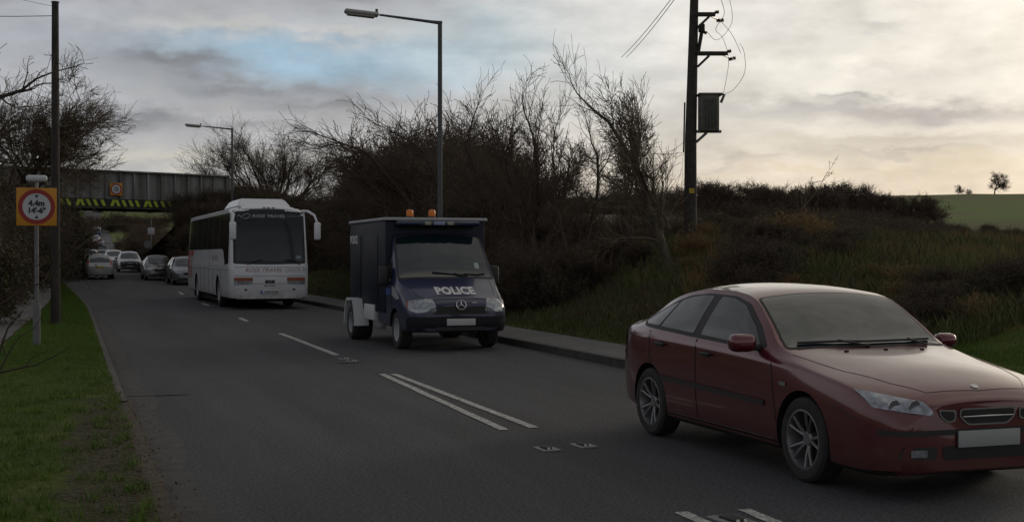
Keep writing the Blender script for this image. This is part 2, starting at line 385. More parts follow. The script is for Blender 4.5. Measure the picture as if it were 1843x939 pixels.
strip('path', lambda y: float(np.interp(y, [12,22,40,55,75], [-6.9,-6.7,-6.2,-5.8,-5.0])), lambda y: float(np.interp(y, [12,22,40,55,75], [-5.7,-5.55,-5.1,-4.6,-3.82])), 12, 75, m_path, .105, jag=.03, step=.6)

# painted lines (outlines worn at the ends), laid as sheets just above the tarmac
def mark(pts, name='road_marking', m=None, dz=.006):
    b = bmesh.new(); f = b.faces.new([b.verts.new((p[0], p[1], roadz(p[1])+dz)) for p in pts])
    if f.normal.z < 0: f.normal_flip()
    bmesh.ops.recalc_face_normals(b, faces=b.faces[:])
    if b.faces[:][0].normal.z < 0: b.faces[:][0].normal_flip()
    me = bpy.data.meshes.new(name); b.to_mesh(me); b.free(); return tag(link(name, me, m or m_line), kind='structure')
def lane_line(p0, p1, w=.10, **k):
    a, b = gp(*p0), gp(*p1); d = (b-a).normalized(); s = Vector((d.y, -d.x, 0))*w/2; n = 9; L, Rr = [], []; r = random.Random(int(p0[0]))
    for i in range(n+1):
        q = a.lerp(b, i/n); L.append(q-s*(1+r.uniform(-.12,.08))); Rr.append(q+s*(1+r.uniform(-.12,.08)))
    mark(L+Rr[::-1], **k)
lane_line((687,673), (908,774)); lane_line((708,673), (962,770)); lane_line((505,600), (606,639), .12)
lane_line((431,572), (445,578), .12); lane_line((364,546), (376,550), .12)
lane_line((1226,922), (1290,951)); lane_line((1340,917), (1440,960)); lane_line((322,528.5), (330,532), .12)
# dark reinstated patches of tarmac
m_patch = mat('tar_patch', (.040,.040,.043), .8, var=.2, vs=5, bump=.4, bs=90, fine=.5, fs=40)
for (x0,y0,w,h) in [(628,652,.45,.3), (272,712,1.0,.11)]:
    c = gp(x0,y0); r = random.Random(x0)
    mark([(c.x+math.cos(t)*w/2*r.uniform(.85,1.1), c.y+math.sin(t)*h/2*r.uniform(.8,1.15)) for t in [k*math.pi/9 for k in range(18)]], 'tarmac_patch', m_patch, .009)

# reflecting road studs
def stud(px, py, label, big=1.0):
    c = gp(px, py); r = empty('road_stud', (c.x, c.y, roadz(c.y)), R(3), label, 'road stud', 'road studs along the centre line')
    b = MB(); b.box((0,0,.006), (.17*big,.26*big,.018), .008); b.build('casting', mat('stud_iron', (.15,.15,.15), .5, var=.3, vs=30), r)
    b = MB(); b.box((0,0,.020), (.09*big,.15*big,.02), .008); b.build('rubber_pad', m_black, r)
    for sx_ in (-1, 1):
        b = MB(); b.lathe([(.012,0),(.012,.012)], 10, Matrix.Translation((sx_*.022*big,-.078*big,.022)) @ Matrix.Rotation(R(90), 4, 'X')); b.build('reflector', mat('stud_glass', (.6,.6,.55), .15), r)
stud(985, 809, 'scuffed road stud below the end of the left twin white line')
stud(1051, 803, 'scuffed road stud right of the other one between the car and twin white lines')
stud(620, 646, 'small road stud past the end of the long single white dash')
stud(634, 650, 'small road stud beside the first one in front of the police truck')
stud(1320, 938, 'large pale road stud between the lines at the bottom edge', 1.25)

# ------------------------------------------------------------------ railway bridge
BA = at(120, 78); BB = at(350, 83.5); BD = (BB-BA).normalized(); BN = Vector((-BD.y, BD.x, 0))
BANG = math.atan2(BD.y, BD.x)
br = empty('railway_bridge', (BA.x, BA.y, roadz(BA.y)), BANG, 'grey riveted steel railway bridge with ribbed girder crossing over the road', 'bridge')
z0, z1 = 4.30, 6.62                       # girder soffit and top above the bridge's foot
Lb = 20.0; xa = -9.0
b = MB()
b.box((xa+Lb/2, .06, (z0+z1)/2), (Lb, .12, z1-z0-.1)); b.box((xa+Lb/2, -.06, z1), (Lb, .42, .10), .01); b.box((xa+Lb/2, -.04, z0+.04), (Lb, .40, .09), .01)
b.build('girder', m_girder, br)
b = MB(); r = random.Random(2); x = xa+.4
while x < xa+Lb:
    b.box((x, -.10, (z0+z1)/2), (.09, .16, z1-z0-.14), .006)
    if int(x*1.7) % 3 == 0: b.box((x+.42, -.008, (z0+z1)/2), (.38, .018, z1-z0-.16))
    x += .92
b.build('stiffeners', m_girder, br)
b = MB(); b.box((xa+Lb/2, 2.6, z0+.42), (Lb, 5.0, .5)); b.box((xa+Lb/2, 5.3, (z0+z1)/2), (Lb, .14, z1-z0)); b.build('deck', m_rust, br)
# striped warning board along the soffit
b = MB(); b.box((3.35, -.30, z0+.33), (8.6, .05, .50)); hb = b.build('hazard_board', m_black, br)
r = random.Random(4); x = -.85; k = 0
while x < 7.5:
    lean = .18 if k % 5 != 3 else -.14
    b = MB(); b.prism([(x, .05), (x+.20, .05), (x+.20-lean, .44), (x-lean, .44)], .012, Matrix.Translation((0, -.327, z0+.08)) @ Matrix.Rotation(R(90), 4, 'X')); b.build('stripe', m_hiyel, hb)
    x += .42 + r.uniform(-.02, .07); k += 1
rh = empty('height_limit_sign', Vector(BA)+BD*3.05-BN*.22+Vector((0,0,roadz(78)+z0+1.25)), BANG, 'small round red height restriction sign on an amber board fixed to the bridge girder', 'road sign', 'height restriction signs')
def height_sign(parent, s, lamp=False):
    b = MB(); b.box((0,0,0), (s,.012,s), .004); b.build('backboard', m_amb, parent)
    f = Matrix.Translation((0,-.0075,0)) @ Matrix.Rotation(R(90),4,'X')
    b = MB(); b.lathe([(.46*s,0),(.46*s,.003)], 48, f); b.build('red_disc', m_red, parent)
    f2 = Matrix.Translation((0,-.0115,0)) @ Matrix.Rotation(R(90),4,'X')
    b = MB(); b.lathe([(.35*s,0),(.35*s,.003)], 48, f2); b.build('white_disc', m_wht, parent)
    for q in (1,-1): b = MB(); b.prism([(-.05*s,.31*s*q),(.05*s,.31*s*q),(0,.225*s*q)], .003, Matrix.Translation((0,-.0155,0)) @ Matrix.Rotation(R(90),4,'X')); b.build('arrow', m_ink, parent)
    for tx, zz, sz in (("4.4m", .085*s, .20*s), ("14'-6\"", -.105*s, .19*s)):
        me = text_mesh(tx, sz, .011*s, ext=.001); o = link('lettering', me, m_ink, parent, (0,-.0165,zz), (R(90),0,0))
height_sign(rh, .78)
# abutments and railway bank
for sgn, xc0 in ((1, 10.3), (-1, -1.3)):
    b = MB(); c = xc0 + sgn*1.2
    b.box((c, 2.4, 1.9), (2.4, 4.6, 4.9)); b.build('abutment', m_conc, br)
for wx, sg in ((12.6, -1), (-3.9, 1)):
    b = MB(); b.box((wx, -1.0, 2.4), (2.6, .5, 4.8), 0, rz=R(28)*sg); b.build('wing_wall', m_conc, br)
def bank(x0, x1, name='embankment'):
    V = []; n = int(abs(x1-x0)/2.0)
    prof = [(-11.5,-.6),(-7,1.6),(-3.2,3.7),(-.6,4.7),(2.8,4.9),(6.2,4.7),(9,3.4),(14,1.2),(18,-.6)]
    r = random.Random(5)
    for i in range(n+1):
        x = x0+(x1-x0)*i/n
        tap = min(1, (i+.6)/2.4)
        for (v, z) in prof:
            vv = v if v > 0 else -.6 + (v+.6)*tap
            V.append((x, vv, z + r.uniform(-.12,.12)))
    k = len(prof); j, i = np.meshgrid(np.arange(n), np.arange(k-1), indexing='ij'); a = (j*k+i).ravel()
    o = link(name, npmesh(name, V, np.stack([a, a+1, a+1+k, a+k], 1)), m_earth, smooth=True); o.location = br.location; o.rotation_euler = (0,0,BANG); return tag(o, kind='structure')
bank(11.2, 90); bank(-3.0, -70)

# ------------------------------------------------------------------ lamp posts
def lamp_post(px, D, top_px_y, label, z=.12):
    p = at(px, D); gz = roadz(p.y)+z; H = EYE + (HOR-top_px_y)/F*D - gz
    r = empty('street_lamp', (p.x, p.y, gz), R(-4), label, 'street lamp', 'street lamps behind the pavement')
    b = MB(); b.tube([(0,0,0),(0,0,1.3)], .085, 12); b.tube([(0,0,1.3),(0,0,1.36)], [.085,.06], 12, False); b.tube([(0,0,1.3),(0,0,H)], [.062,.056], 12); b.build('column', m_lampp, r)
    b = MB(); b.box((0,-.08,.75), (.11,.02,.5), .01); b.build('door', m_lampp, r)
    b = MB(); b.tube([(.05,0,H-.03),(-.25,0,H-.01),(-1.55,0,H+.10)], [.055,.04,.028], 10); b.build('arm', m_lampp, r)
    l = MB(); l.box((-2.0,0,H+.125), (.86,.27,.11), .05, ry=R(4), seg=3); lan = l.build('lantern', m_lamph, r)
    l = MB(); l.box((-2.02,0,H+.06), (.70,.21,.06), .028, ry=R(4), seg=3); l.build('lamp_glass', mat('lantern_bowl', (.30,.29,.26), .25), lan)
    l = MB(); l.lathe([(.035,0),(.035,.07),(.0,.08)], 12, Matrix.Translation((-1.62,0,H+.17))); l.build('photocell', m_lampp, lan)
lamp_post(792, 32.5, 40, 'tall grey street lamp rising from the dark thicket behind the police truck', z=.15)
lamp_post(418, 68.0, 232, 'distant street lamp above the white coach near the bridge', z=.15)

# ------------------------------------------------------------------ left wooden pole
lp = at(100, 30); gz = ground_z(lp.x, lp.y); H = EYE+455/F*30-gz
r = empty('telegraph_pole', (lp.x, lp.y, gz), 0, 'tall dark wooden telegraph pole on the left grass verge', 'utility pole')
b = MB(); b.tube([(0,0,-.3),(0,0,H)], [.115,.078], 14); b.build('pole', m_wood, r)
for k, zz in enumerate(np.arange(3.0, H-1.2, .55)):
    sgn = 1 if k % 2 else -1
    if zz > H-3.2: b = MB(); b.tube([(sgn*.07,0,zz),(sgn*.24,0,zz),(sgn*.24,0,zz+.03)], .008, 6); b.build('climbing_step', m_steel, r)
b = MB(); b.lathe([(.1,0),(.085,.02),(.02,.03)], 12, Matrix.Translation((0,0,H))); b.build('pole_cap', m_steel, r)
TP = Vector((lp.x, lp.y, gz+H))
def wire(p, q, sag, label, rad=.008, n=14, group='overhead wires'):
    p, q = Vector(p), Vector(q); pts = [p.lerp(q, i/n) - Vector((0,0,sag*4*(i/n)*(1-i/n))) for i in range(n+1)]
    c = MB(); c.tube(pts, rad, 5); tag(c.build('wire', m_wire), label, 'wire', group)
wire(TP+Vector((-.05,0,-.32)), at(-700, 34, 9.2), .35, 'thin overhead wire running left from the top of the wooden pole', .009)
wire(TP+Vector((0,0,-.10)), at(-420, 20, 7.2), .2, 'uppermost thin wire running left from the wooden pole top', .005)
wire(TP+Vector((0,0,-.95)), at(10, 52, 4.2), .1, 'wire slanting down leftward from the wooden pole into the tree', .006)

# ------------------------------------------------------------------ lit height sign on its post
sp = at(66, 23.0); gz = ground_z(sp.x, sp.y)
r = empty('height_limit_sign', (sp.x, sp.y, gz), R(2), "large amber square sign with 4.4 m height limit on a grey post", 'road sign', 'height restriction signs')
b = MB(); b.tube([(0,.05,-.2),(0,.05,2.95)], .038, 12); b.tube([(0,.05,0),(0,.05,.75)], .068, 12); b.build('post', m_postg, r)
sc_ = empty('sign_face', (0,0,EYE+(HOR-372)/F*23-gz)); sc_.parent = r
height_sign(sc_, .68)
b = MB(); b.box((0,-.11,EYE+(HOR-322)/F*23-gz), (.36,.15,.12), .045, seg=3); b.tube([(0,.05,2.8),(0,-.1,EYE+(HOR-324)/F*23-gz)], .02, 8); b.build('sign_lamp', m_wht, r)

# ------------------------------------------------------------------ transformer pole
D = 34.0; tp = at(1241, D); gz = ground_z(tp.x, tp.y)-.1
r = empty('transformer_pole', (tp.x, tp.y, gz), -PSI, 'thick dark wooden electricity pole carrying a boxy transformer', 'utility pole')
def Z(py): return EYE+(HOR-py)/F*D-gz
def X(px): return (px-1241)/F*D
TOP = Z(-70)
b = MB(); b.tube([(X(1242),0,-.3),(X(1243),0,Z(250)),(X(1251),0,TOP)], [.185,.155,.100], 16); b.build('pole', m_wood, r)
b = MB(); b.tube([(X(1233),-.06,Z(275)),(X(1232),-.08,Z(420))], .026, 8); b.tube([(X(1232),-.03,Z(185)),(X(1230),-.03,Z(275))], .022, 6); b.build('cable_conduit', m_wood, r)
b = MB(); b.box((X(1243),-.20,Z(344)), (.14,.01,.13)); b.build('warning_plate', mat('plate_yellow', (.45,.33,.02), .6, var=.2, vs=20), r)
# crossarm with strut
for (ya, px1, zz) in ((100, 1308, 97), (30, 1286, 22)):
    b = MB(); b.box(((X(1252)+X(px1))/2, -.10, Z(ya-2)), (X(px1)-X(1252), .09, .11), .01); b.tube([(X(1254),-.12,Z(ya+22)),(X(1275),-.12,Z(ya+2))], .035, 6)
    arm = b.build('crossarm', m_wood, r)
    for k, (dx, dy, oz) in enumerate(((px1+3, -.10, -6), (px1+12, .45, 2), (px1+24, 1.0, -5))):
        c = MB(); c.tube([(X(px1-12),-.1,Z(ya)),(X(dx),dy,Z(ya+oz))], .012, 5)
        c.lathe([(.02,-.06),(.055,-.05),(.03,-.02),(.06,0),(.03,.02),(.055,.045),(.02,.06)], 12, Matrix.Translation((X(dx),dy,Z(ya+oz))) @ Matrix.Rotation(R(80),4,'Y')); c.build('insulator', m_ceram, arm)
b = MB(); b.box((X(1262),-.05,Z(52)), (.16,.16,.22), .03); b.tube([(X(1262),-.05,Z(60)),(X(1256),-.05,Z(95))], .05, 8); b.tube([(X(1262),-.05,Z(56)),(X(1270),-.1,Z(62))], .04, 8); b.build('surge_arrester', m_black, r)
b = MB(); b.box((X(1275),0,Z(204)), (X(1292)-X(1258), .46, Z(170)-Z(236)), .02); 
for k in range(5): b.box((X(1264+k*5.5),-.25,Z(206)), (.016,.05,.78))
tk = b.build('transformer_tank', m_tank, r)
b = MB(); b.box((X(1277),0,Z(171)), (X(1299)-X(1256), .52, .05), .008); b.tube([(X(1292),-.1,Z(172)),(X(1302),-.12,Z(172)),(X(1296),-.12,Z(186))], .04, 6); b.build('lid', m_tank, tk)
b = MB(); b.box((X(1274),0,Z(237)), (X(1298)-X(1250), .12, .07), .008); b.tube([(X(1253),0,Z(256)),(X(1272),0,Z(239))], .04, 6); b.build('bracket', m_steel, r)
b = MB()
for (pts) in ([(1300,172),(1322,160),(1341,130),(1338,95),(1328,82)], [(1300,174),(1308,140),(1312,105),(1300,70),(1285,56),(1300,30),(1295,0)], [(1270,58),(1292,72),(1318,40),(1312,0)], [(1332,98),(1318,62),(1296,36)]):
    P = [Vector((X(x),-.1+.2*math.sin(i),Z(y))) for i,(x,y) in enumerate(pts)]
    Q = []
    for i in range(len(P)-1):
        for t in (0,.25,.5,.75):
            a_ = P[max(i-1,0)]; b_, c_ = P[i], P[i+1]; d_ = P[min(i+2,len(P)-1)]
            Q.append(.5*((2*b_)+(c_-a_)*t+(2*a_-5*b_+4*c_-d_)*t*t+(3*b_-a_-3*c_+d_)*t**3))
    Q.append(P[-1]); b.tube(Q, .007, 4)
b.build('jumper_wires', m_wire, r)
TPt = Vector((tp.x, tp.y, gz))
def tpw(px, py, off=0): return TPt + Vector((CS*X(px), -SN*X(px), Z(py)))
wire(tpw(1251,-60), at(1118, 62, EYE+(HOR-104)/F*62), .15, 'left one of the paired wires slanting down from the transformer pole to the trees', .012)
wire(tpw(1256,-60), at(1127, 62, EYE+(HOR-104)/F*62), .15, 'right one of the paired wires slanting down from the transformer pole to the trees', .012)
wire(at(1650, 48, EYE+(HOR+8-4)/F*48+9.3), at(2300, 40, 9.0), .4, 'single thin wire crossing the sky at the top right corner', .008)

# ------------------------------------------------------------------ small roadside things
p = at(32, 60); gz = ground_z(p.x, p.y)
r = empty('litter_bin', (p.x, p.y, .28), 0, 'small red litter bin with pale lid against the left hedge', 'litter bin')
b = MB(); b.tube([(0,0,-.1),(0,0,.35)], .04, 8); b.build('post', m_steel, r)
b = MB(); b.lathe([(.17,.2),(.19,.22),(.21,.75),(.2,.76)], 18); b.build('bin_body', mat('bin_red', (.38,.035,.02), .5, var=.15, vs=8), r)
b = MB(); b.lathe([(.22,.76),(.22,.82),(.12,.92),(.0,.94)], 18); b.build('lid', mat('bin_lid', (.35,.33,.33), .5), r)
p = at(272, 100); r = empty('roadside_sign', (p.x, p.y, roadz(p.y)), 0, 'small pale sign plates on one post past the bridge', 'road sign')
b = MB(); b.tube([(0,0,0),(0,0,3.9)], .045, 8); b.build('post', m_postg, r)
b = MB(); b.box((0,-.06,EYE+(HOR-416)/F*100-roadz(p.y)), (.5,.02,.52), .01); b.build('square_plate', m_wht, r)
b = MB(); b.lathe([(.3,0),(.3,.02)], 24, Matrix.Translation((-.25,-.05,EYE+(HOR-440)/F*100-roadz(p.y))) @ Matrix.Rotation(R(90),4,'X')); b.build('round_plate', m_steel, r)
p = at(309, 86); r = empty('marker_post', (p.x, p.y, roadz(p.y)+.05), 0, 'short white marker post at the foot of the right bridge abutment', 'post')
b = MB(); b.box((0,0,.5), (.1,.06,1.2), .01); b.build('post', m_wht, r); b = MB(); b.box((0,-.034,.9), (.07,.006,.14)); b.build('reflector', m_red, r)

# ------------------------------------------------------------------ bare trees
def grow(seed, stems, levels, up=.0, wind=(0,0,0), wig=.16, rmin=.0045):
    """stems: list of (pos, dir, length, radius); levels: list of (children, angle, length ratio, steps, start). Returns polylines per level."""
    g = np.random.default_rng(seed); wind = np.array(wind, float)
    P0 = np.array([s[0] for s in stems], float); Dr = np.array([s[1] for s in stems], float); Dr /= np.linalg.norm(Dr, axis=1)[:, None]
    Ln = np.array([s[2] for s in stems], float); Ra = np.array([s[3] for s in stems], float)
    out = []
    for li, (nc, ang, ratio, steps, start) in enumerate(levels + [(0,0,0,0,0)]):
        if li: steps = levels[li-1][3] if li < 2 else max(3, 6-li)
        n = levels[0][3] if li == 0 else max(3, 7-li)
        B = len(P0); pts = np.zeros((B, n+1, 3)); pts[:, 0] = P0; d = Dr.copy(); w = wig*(1+.25*li)
        for k in range(n):
            d = d + g.normal(0, w, (B, 3)) + np.array([0, 0, up]) + wind*(.35+.25*li)/1.0*(k+1)/n
            d /= np.linalg.norm(d, axis=1)[:, None]
            pts[:, k+1] = pts[:, k] + d*(Ln/n)[:, None]
        t = np.linspace(0, 1, n+1)[None, :]
        tip = .45 if li == 0 else .3
        rad = np.maximum(Ra[:, None]*(1-(1-tip)*t), rmin)
        out.append((pts, rad))
        if nc == 0: break
        # children
        f = g.uniform(start, 1.0, (B, nc)); f[:, 0] = 1.0
        fi = f*n; i0 = np.minimum(fi.astype(int), n-1); fr = fi-i0; bi = np.arange(B)[:, None]
        cp = pts[bi, i0]*(1-fr[..., None]) + pts[bi, i0+1]*fr[..., None]
        pd = pts[bi, i0+1]-pts[bi, i0]; pd /= np.linalg.norm(pd, axis=2)[..., None]
        rv = g.normal(0, 1, (B, nc, 3)); rv -= (rv*pd).sum(2)[..., None]*pd; rv /= np.linalg.norm(rv, axis=2)[..., None]
        a = np.radians(g.normal(ang, ang*.28, (B, nc)))[..., None]
        cd = pd*np.cos(a)+rv*np.sin(a)
        cl = Ln[:, None]*ratio*(1-.45*f)*g.uniform(.6, 1.25, (B, nc)); cl[:, 0] = Ln*ratio*.8
        pr = rad[bi, i0]*(1-fr)+rad[bi, i0+1]*fr; cr = pr*g.uniform(.34, .58, (B, nc)); cr[:, 0] = pr[:, 0]*.85
        P0 = cp.reshape(-1, 3); Dr = cd.reshape(-1, 3); Ln = cl.ravel(); Ra = np.maximum(cr.ravel(), rmin)
    return out
def tubes(levels, sides):
    VV, QQ, off = [], [], 0
    for (pts, rad), S in zip(levels, sides):
        B, n1, _ = pts.shape; ax = pts[:, -1]-pts[:, 0]; ax /= (np.linalg.norm(ax, axis=1)[:, None]+1e-9)
        ref = np.where(np.abs(ax[:, 2:3]) > .9, np.array([[1., 0, 0]]), np.array([[0, 0, 1.]])); a = np.cross(ax, ref); a /= np.linalg.norm(a, axis=1)[:, None]; b = np.cross(ax, a)
        th = np.arange(S)*2*np.pi/S
        ring = a[:, None, None, :]*np.cos(th)[None, None, :, None] + b[:, None, None, :]*np.sin(th)[None, None, :, None]
        v = pts[:, :, None, :] + ring*rad[:, :, None, None]
        VV.append(v.reshape(-1, 3)); base = off + (np.arange(B)*n1*S)[:, None, None]
        k = np.arange(n1-1)[None, :, None]; s = np.arange(S)[None, None, :]; s2 = (s+1) % S
        q = np.stack([base+k*S+s, base+k*S+s2, base+(k+1)*S+s2, base+(k+1)*S+s], -1); QQ.append(q.reshape(-1, 4)); off += B*n1*S
    return np.concatenate(VV), np.concatenate(QQ)
def leaves(levels, n, size, seed, spread=.15):
    g = np.random.default_rng(seed); pts = np.concatenate([p.reshape(-1, 3) for p, _ in levels[-2:]]); c = pts[g.integers(0, len(pts), n)] + g.normal(0, spread, (n, 3))
    a = g.normal(0, 1, (n, 3)); a /= np.linalg.norm(a, axis=1)[:, None]; b = np.cross(a, g.normal(0, 1, (n, 3))); b /= np.linalg.norm(b, axis=1)[:, None]
    s = size*g.uniform(.5, 1.3, (n, 1)); v = np.stack([c-a*s, c-b*s*.55, c+a*s, c+b*s*.55], 1).reshape(-1, 3); return v, np.arange(n*4).reshape(-1, 4)
def make_tree(name, seed, stems, levels, mt=None, mw=None, nl=0, lsz=.05, lmat=None, split=2, loc=(0,0,0), tips=3, **k):
    lv = grow(seed, stems, levels, **k); root = empty(name, loc)
    V, Q = tubes(lv[:split], [7, 5, 4][:split]); link('trunk', npmesh('trunk', V, Q), mt or m_bark, root, smooth=True, sharp=80)
    V, Q = tubes(lv[split:], [4, 3, 3, 3, 3][:len(lv)-split]); cr = link('crown', npmesh('crown', V, Q), mw or m_twig, root)
    if nl:
        V, Q = leaves(lv, nl, lsz, seed); link('foliage', npmesh('foliage', V, Q), lmat or m_hedge, root)
    return root
def put(o, px, D, label, cat='tree', group=None, z=None, s=1.0, rz=0.0, sz=None):
    p = at(px, D); zz = ground_z(p.x, p.y) if z is None else z
    o.location = (p.x, p.y, zz-.08); o.scale = (s, s, sz or s); o.rotation_euler = (0, 0, rz); return tag(o, label, cat, group)

RT = Vector((CS, -SN, 0)); BK = Vector((SN, CS, 0))      # towards the right of the view, away from the camera
def height(o): return max((v[2] for c in o.children for v in c.bound_box), default=1)
def fit(o, px, D, top, label, cat='tree', group=None, z=None, rz=0.0, wide=1.0):
    """stand a plant at its place and give it the height it has there"""
    p = at(px, D); zz = ground_z(p.x, p.y) if z is None else z
    s = max(.2, (EYE+(HOR-top)/F*D - zz)/height(o)); return put(o, px, D, label, cat, group, z=z, s=s*wide, rz=rz, sz=s)
def d3(r, b, z): v = RT*r + BK*b; return (v.x, v.y, z)

# wind-combed willow left of the bridge
T = make_tree('willow_tree', 11, [((0,0,0), d3(.62,0,.85), 4.2, .26), (d3(-1.2,.5,0), d3(.15,0,1), 4.2, .26), (d3(-2.6,0,0), d3(-.3,.2,1), 4.2, .26), (d3(.6,.2,.2), d3(1.0,.1,.62), 4.0, .14), (d3(.2,.5,.2), d3(.35,.1,1), 4.6, .20), (d3(-3.4,0,.2), d3(-.1,.1,1), 4.6, .22)],
              [(8,36,.86,7,.25),(7,32,.75,5,.2),(8,32,.80,4,.15),(6,30,.95,4,.1)], m_bark, m_twigl, up=.05, wind=d3(.085,0,-.03), wig=.12, rmin=.0085)
fit(T, -14, 60, 48, 'large bare willow with wind swept crown left of the bridge', z=3.3, wide=1.12)
# nearer dark tree whose boughs reach in at the left edge
T = make_tree('bare_tree', 12, [((0,0,0), d3(.15,0,1), 4.6, .20)], [(9,52,.62,7,.4),(7,40,.55,5,.25),(6,40,.5,4,.2)], m_bark, m_twig, up=.05, wind=d3(.08,0,.0), wig=.17, rmin=.006)
fit(T, -215, 27, 5, 'bare tree beyond the left edge with knobbly boughs reaching in')
# domed tree on the railway bank behind the coach
T = make_tree('bare_tree', 21, [(d3(a*.25,.2*((i*7)%3-1),0), d3(a,.35*((i*5)%3-1),1), 4.6, .13) for i,a in enumerate((-1.9,-1.35,-1.0,-.7,-.45,-.2,.0,.2,.45,.7,1.0,1.35,1.9))],
              [(7,22,.72,7,.15),(6,26,.80,5,.15),(6,28,.85,4,.1),(3,30,.85,3,.1)], m_bark, m_twig, up=.05, wind=d3(-.05,0,.0), wig=.10, rmin=.0085)
fit(T, 487, 96, 192, 'broad domed bare tree on the railway bank behind the coach', z=4.7, wide=1.1)

# slender bare trees between the lamp and the transformer pole
LT = [(15,34,.46,11,.15),(8,32,.80,5,.15),(7,34,.80,4,.1)]
specs = [(31, 1208, 30.5, 40, [((0,0,0), d3(-.26,0,1), 4.6, .125), (d3(-.1,0,.2), d3(-.10,.1,1), 3.6, .07), (d3(-.05,0,1.2), d3(-.55,.1,.85), 3.0, .05)], (-.05,0,.02), 'leaning bare tree with the tallest crooked crown left of the transformer pole', .8),
         (32, 1040, 36, 130, [((0,0,0), d3(.05,0,1), 4.1, .10), (d3(-.2,0,0), d3(-.35,.1,1), 4.0, .08)], (-.03,0,.03), 'forked bare tree between the lamp post and leaning tree', .85),
         (33, 955, 39, 100, [((0,0,0), d3(-.1,0,1), 4.6, .11), (d3(.2,0,0), d3(.22,.1,1), 3.9, .08), (d3(-.2,0,0), d3(-.3,.1,1), 4.0, .08)], (-.05,0,.02), 'upright bare tree rising right of the lamp post', .85),
         (34, 1125, 34, 190, [((0,0,0), d3(-.1,0,1), 3.6, .085), (d3(.2,0,0), d3(.16,.1,1), 3.3, .06)], (-.02,0,.02), 'thin twin stemmed bare tree just left of the leaning one', .9),
         (35, 885, 41, 112, [((0,0,0), d3(-.15,0,1), 4.8, .11), (d3(.1,0,0), d3(.12,.1,1), 4.2, .08)], (-.10,0,.0), 'bare tree close behind the tall street lamp', .9),
         (36, 810, 46, 150, [((0,0,0), d3(-.3,0,1), 4.4, .10), (d3(.1,0,0), d3(.05,.1,1), 4.2, .09), (d3(.2,0,0), d3(-.6,.1,.8), 4.0, .08)], (-.14,0,.0), 'wide bare tree swept leftward behind the tall street lamp', 1.15)]
for sd_, px, D, top, st, wd, lab, wide in specs:
    T = make_tree('bare_tree', sd_, st, LT, m_barkl if sd_ == 31 else m_bark, m_twigl if sd_ in (31,34) else m_twig, up=.04, wind=d3(*wd), wig=.11, rmin=.0065, split=2)
    fit(T, px, D, top, lab, wide=wide)

# hawthorn thicket: prototypes of bushes
def bush(seed, h, n, spread, lv, **k):
    g = random.Random(seed); st = []
    for i in range(n):
        a = g.uniform(0, 2*math.pi); q = g.uniform(.1, 1)*spread
        st.append(((.6*q*math.cos(a)*h*.3, .6*q*math.sin(a)*h*.3, 0), (q*math.cos(a), q*math.sin(a), 1), h*g.uniform(.42, .6), .018*h/3))
    return make_tree('bush', seed, st, lv, **k)
LV = [(9,32,.72,6,.1),(7,34,.80,4,.1),(6,36,.80,3,.1)]
protos = [bush(41, 4.2, 20, .8, LV, up=.04, wind=d3(-.06,0,0), wig=.14, rmin=.007, nl=2600, lsz=.04, lmat=m_bramble),
          bush(42, 4.0, 18, .9, LV, up=.04, wind=d3(-.08,0,.0), wig=.15, rmin=.007, nl=2600, lsz=.04, lmat=m_bramble),
          bush(43, 3.0, 18, 1.1, LV, up=.02, wind=d3(-.02,0,.0), wig=.18, rmin=.007, nl=5200, lsz=.045, lmat=m_hedge)]
hedge_p = bush(44, 3.0, 22, .9, LV, up=.03, wig=.18, rmin=.007, nl=9000, lsz=.05, lmat=m_bramble)
used = set()
def place_bush(pr, px, D, top, label, group, z=None, rz=None, name='bush', wide=1.0):
    o = pr if id(pr) not in used else copy_tree(pr)
    used.add(id(pr)); o.name = name
    return fit(o, px, D, top, label, 'bush', group, z=z, rz=rz if rz is not None else (px*D) % 6.28, wide=wide)
def ratio(px): return SN+CS*(px-921.5)/F
g1 = 'bare hawthorn bushes of the dark thicket behind the pavement'
i = 0
for row, (xo, lift) in enumerate(((12.6, 130), (15.0, 30), (18.0, 0))):      # metres right of the near edge; lower ones in front
    for px in range(618 if row else 640, 1000, 27 if row else 30):
        D = xo/ratio(px+row*9); top = float(np.interp(px, [600,640,680,720,760,800,850,900,950,1000], [325,265,200,165,150,152,180,245,300,335])) + lift + (i*29 % 17) - 8
        place_bush(protos[(i*2+row) % 3 if row == 0 else i % 2], px+row*9, D, top, 'dark bare hawthorn bush in the dense thicket behind the police truck', g1, wide=.9); i += 1
for i, (px, D, top) in enumerate([(900,31.5,440),(960,31.5,430),(1005,32.5,400),(1065,32,410),(1100,34,400),(1150,33,425),(1190,38,400),(1040,42,370),(1110,43,375),(1170,44,385),(985,44,350),(925,34,400),(1080,48,360),(1140,50,365),(1015,50,345),(1190,52,370)]):
    place_bush(protos[(i+1) % 3], px, D, top, 'low tangled bush under the slender bare trees', 'low bushes under the slender trees')
for i, (px, D, top) in enumerate([(1262,40,385),(1290,37,395),(1318,39,380),(1348,41,372),(1376,38,388),(1402,43,378),(1432,45,385),(1465,50,390),(1275,48,345),(1330,50,338),(1385,52,340),(1220,46,370),(1505,56,385),(1300,36,430),(1350,36,435),(1400,38,430),(1262,36,430),(1450,40,432)]):
    place_bush(protos[(i+2) % 3], px, D, top, 'tangled bare bush on the bank right of the transformer pole', 'tangled bushes right of the transformer pole')
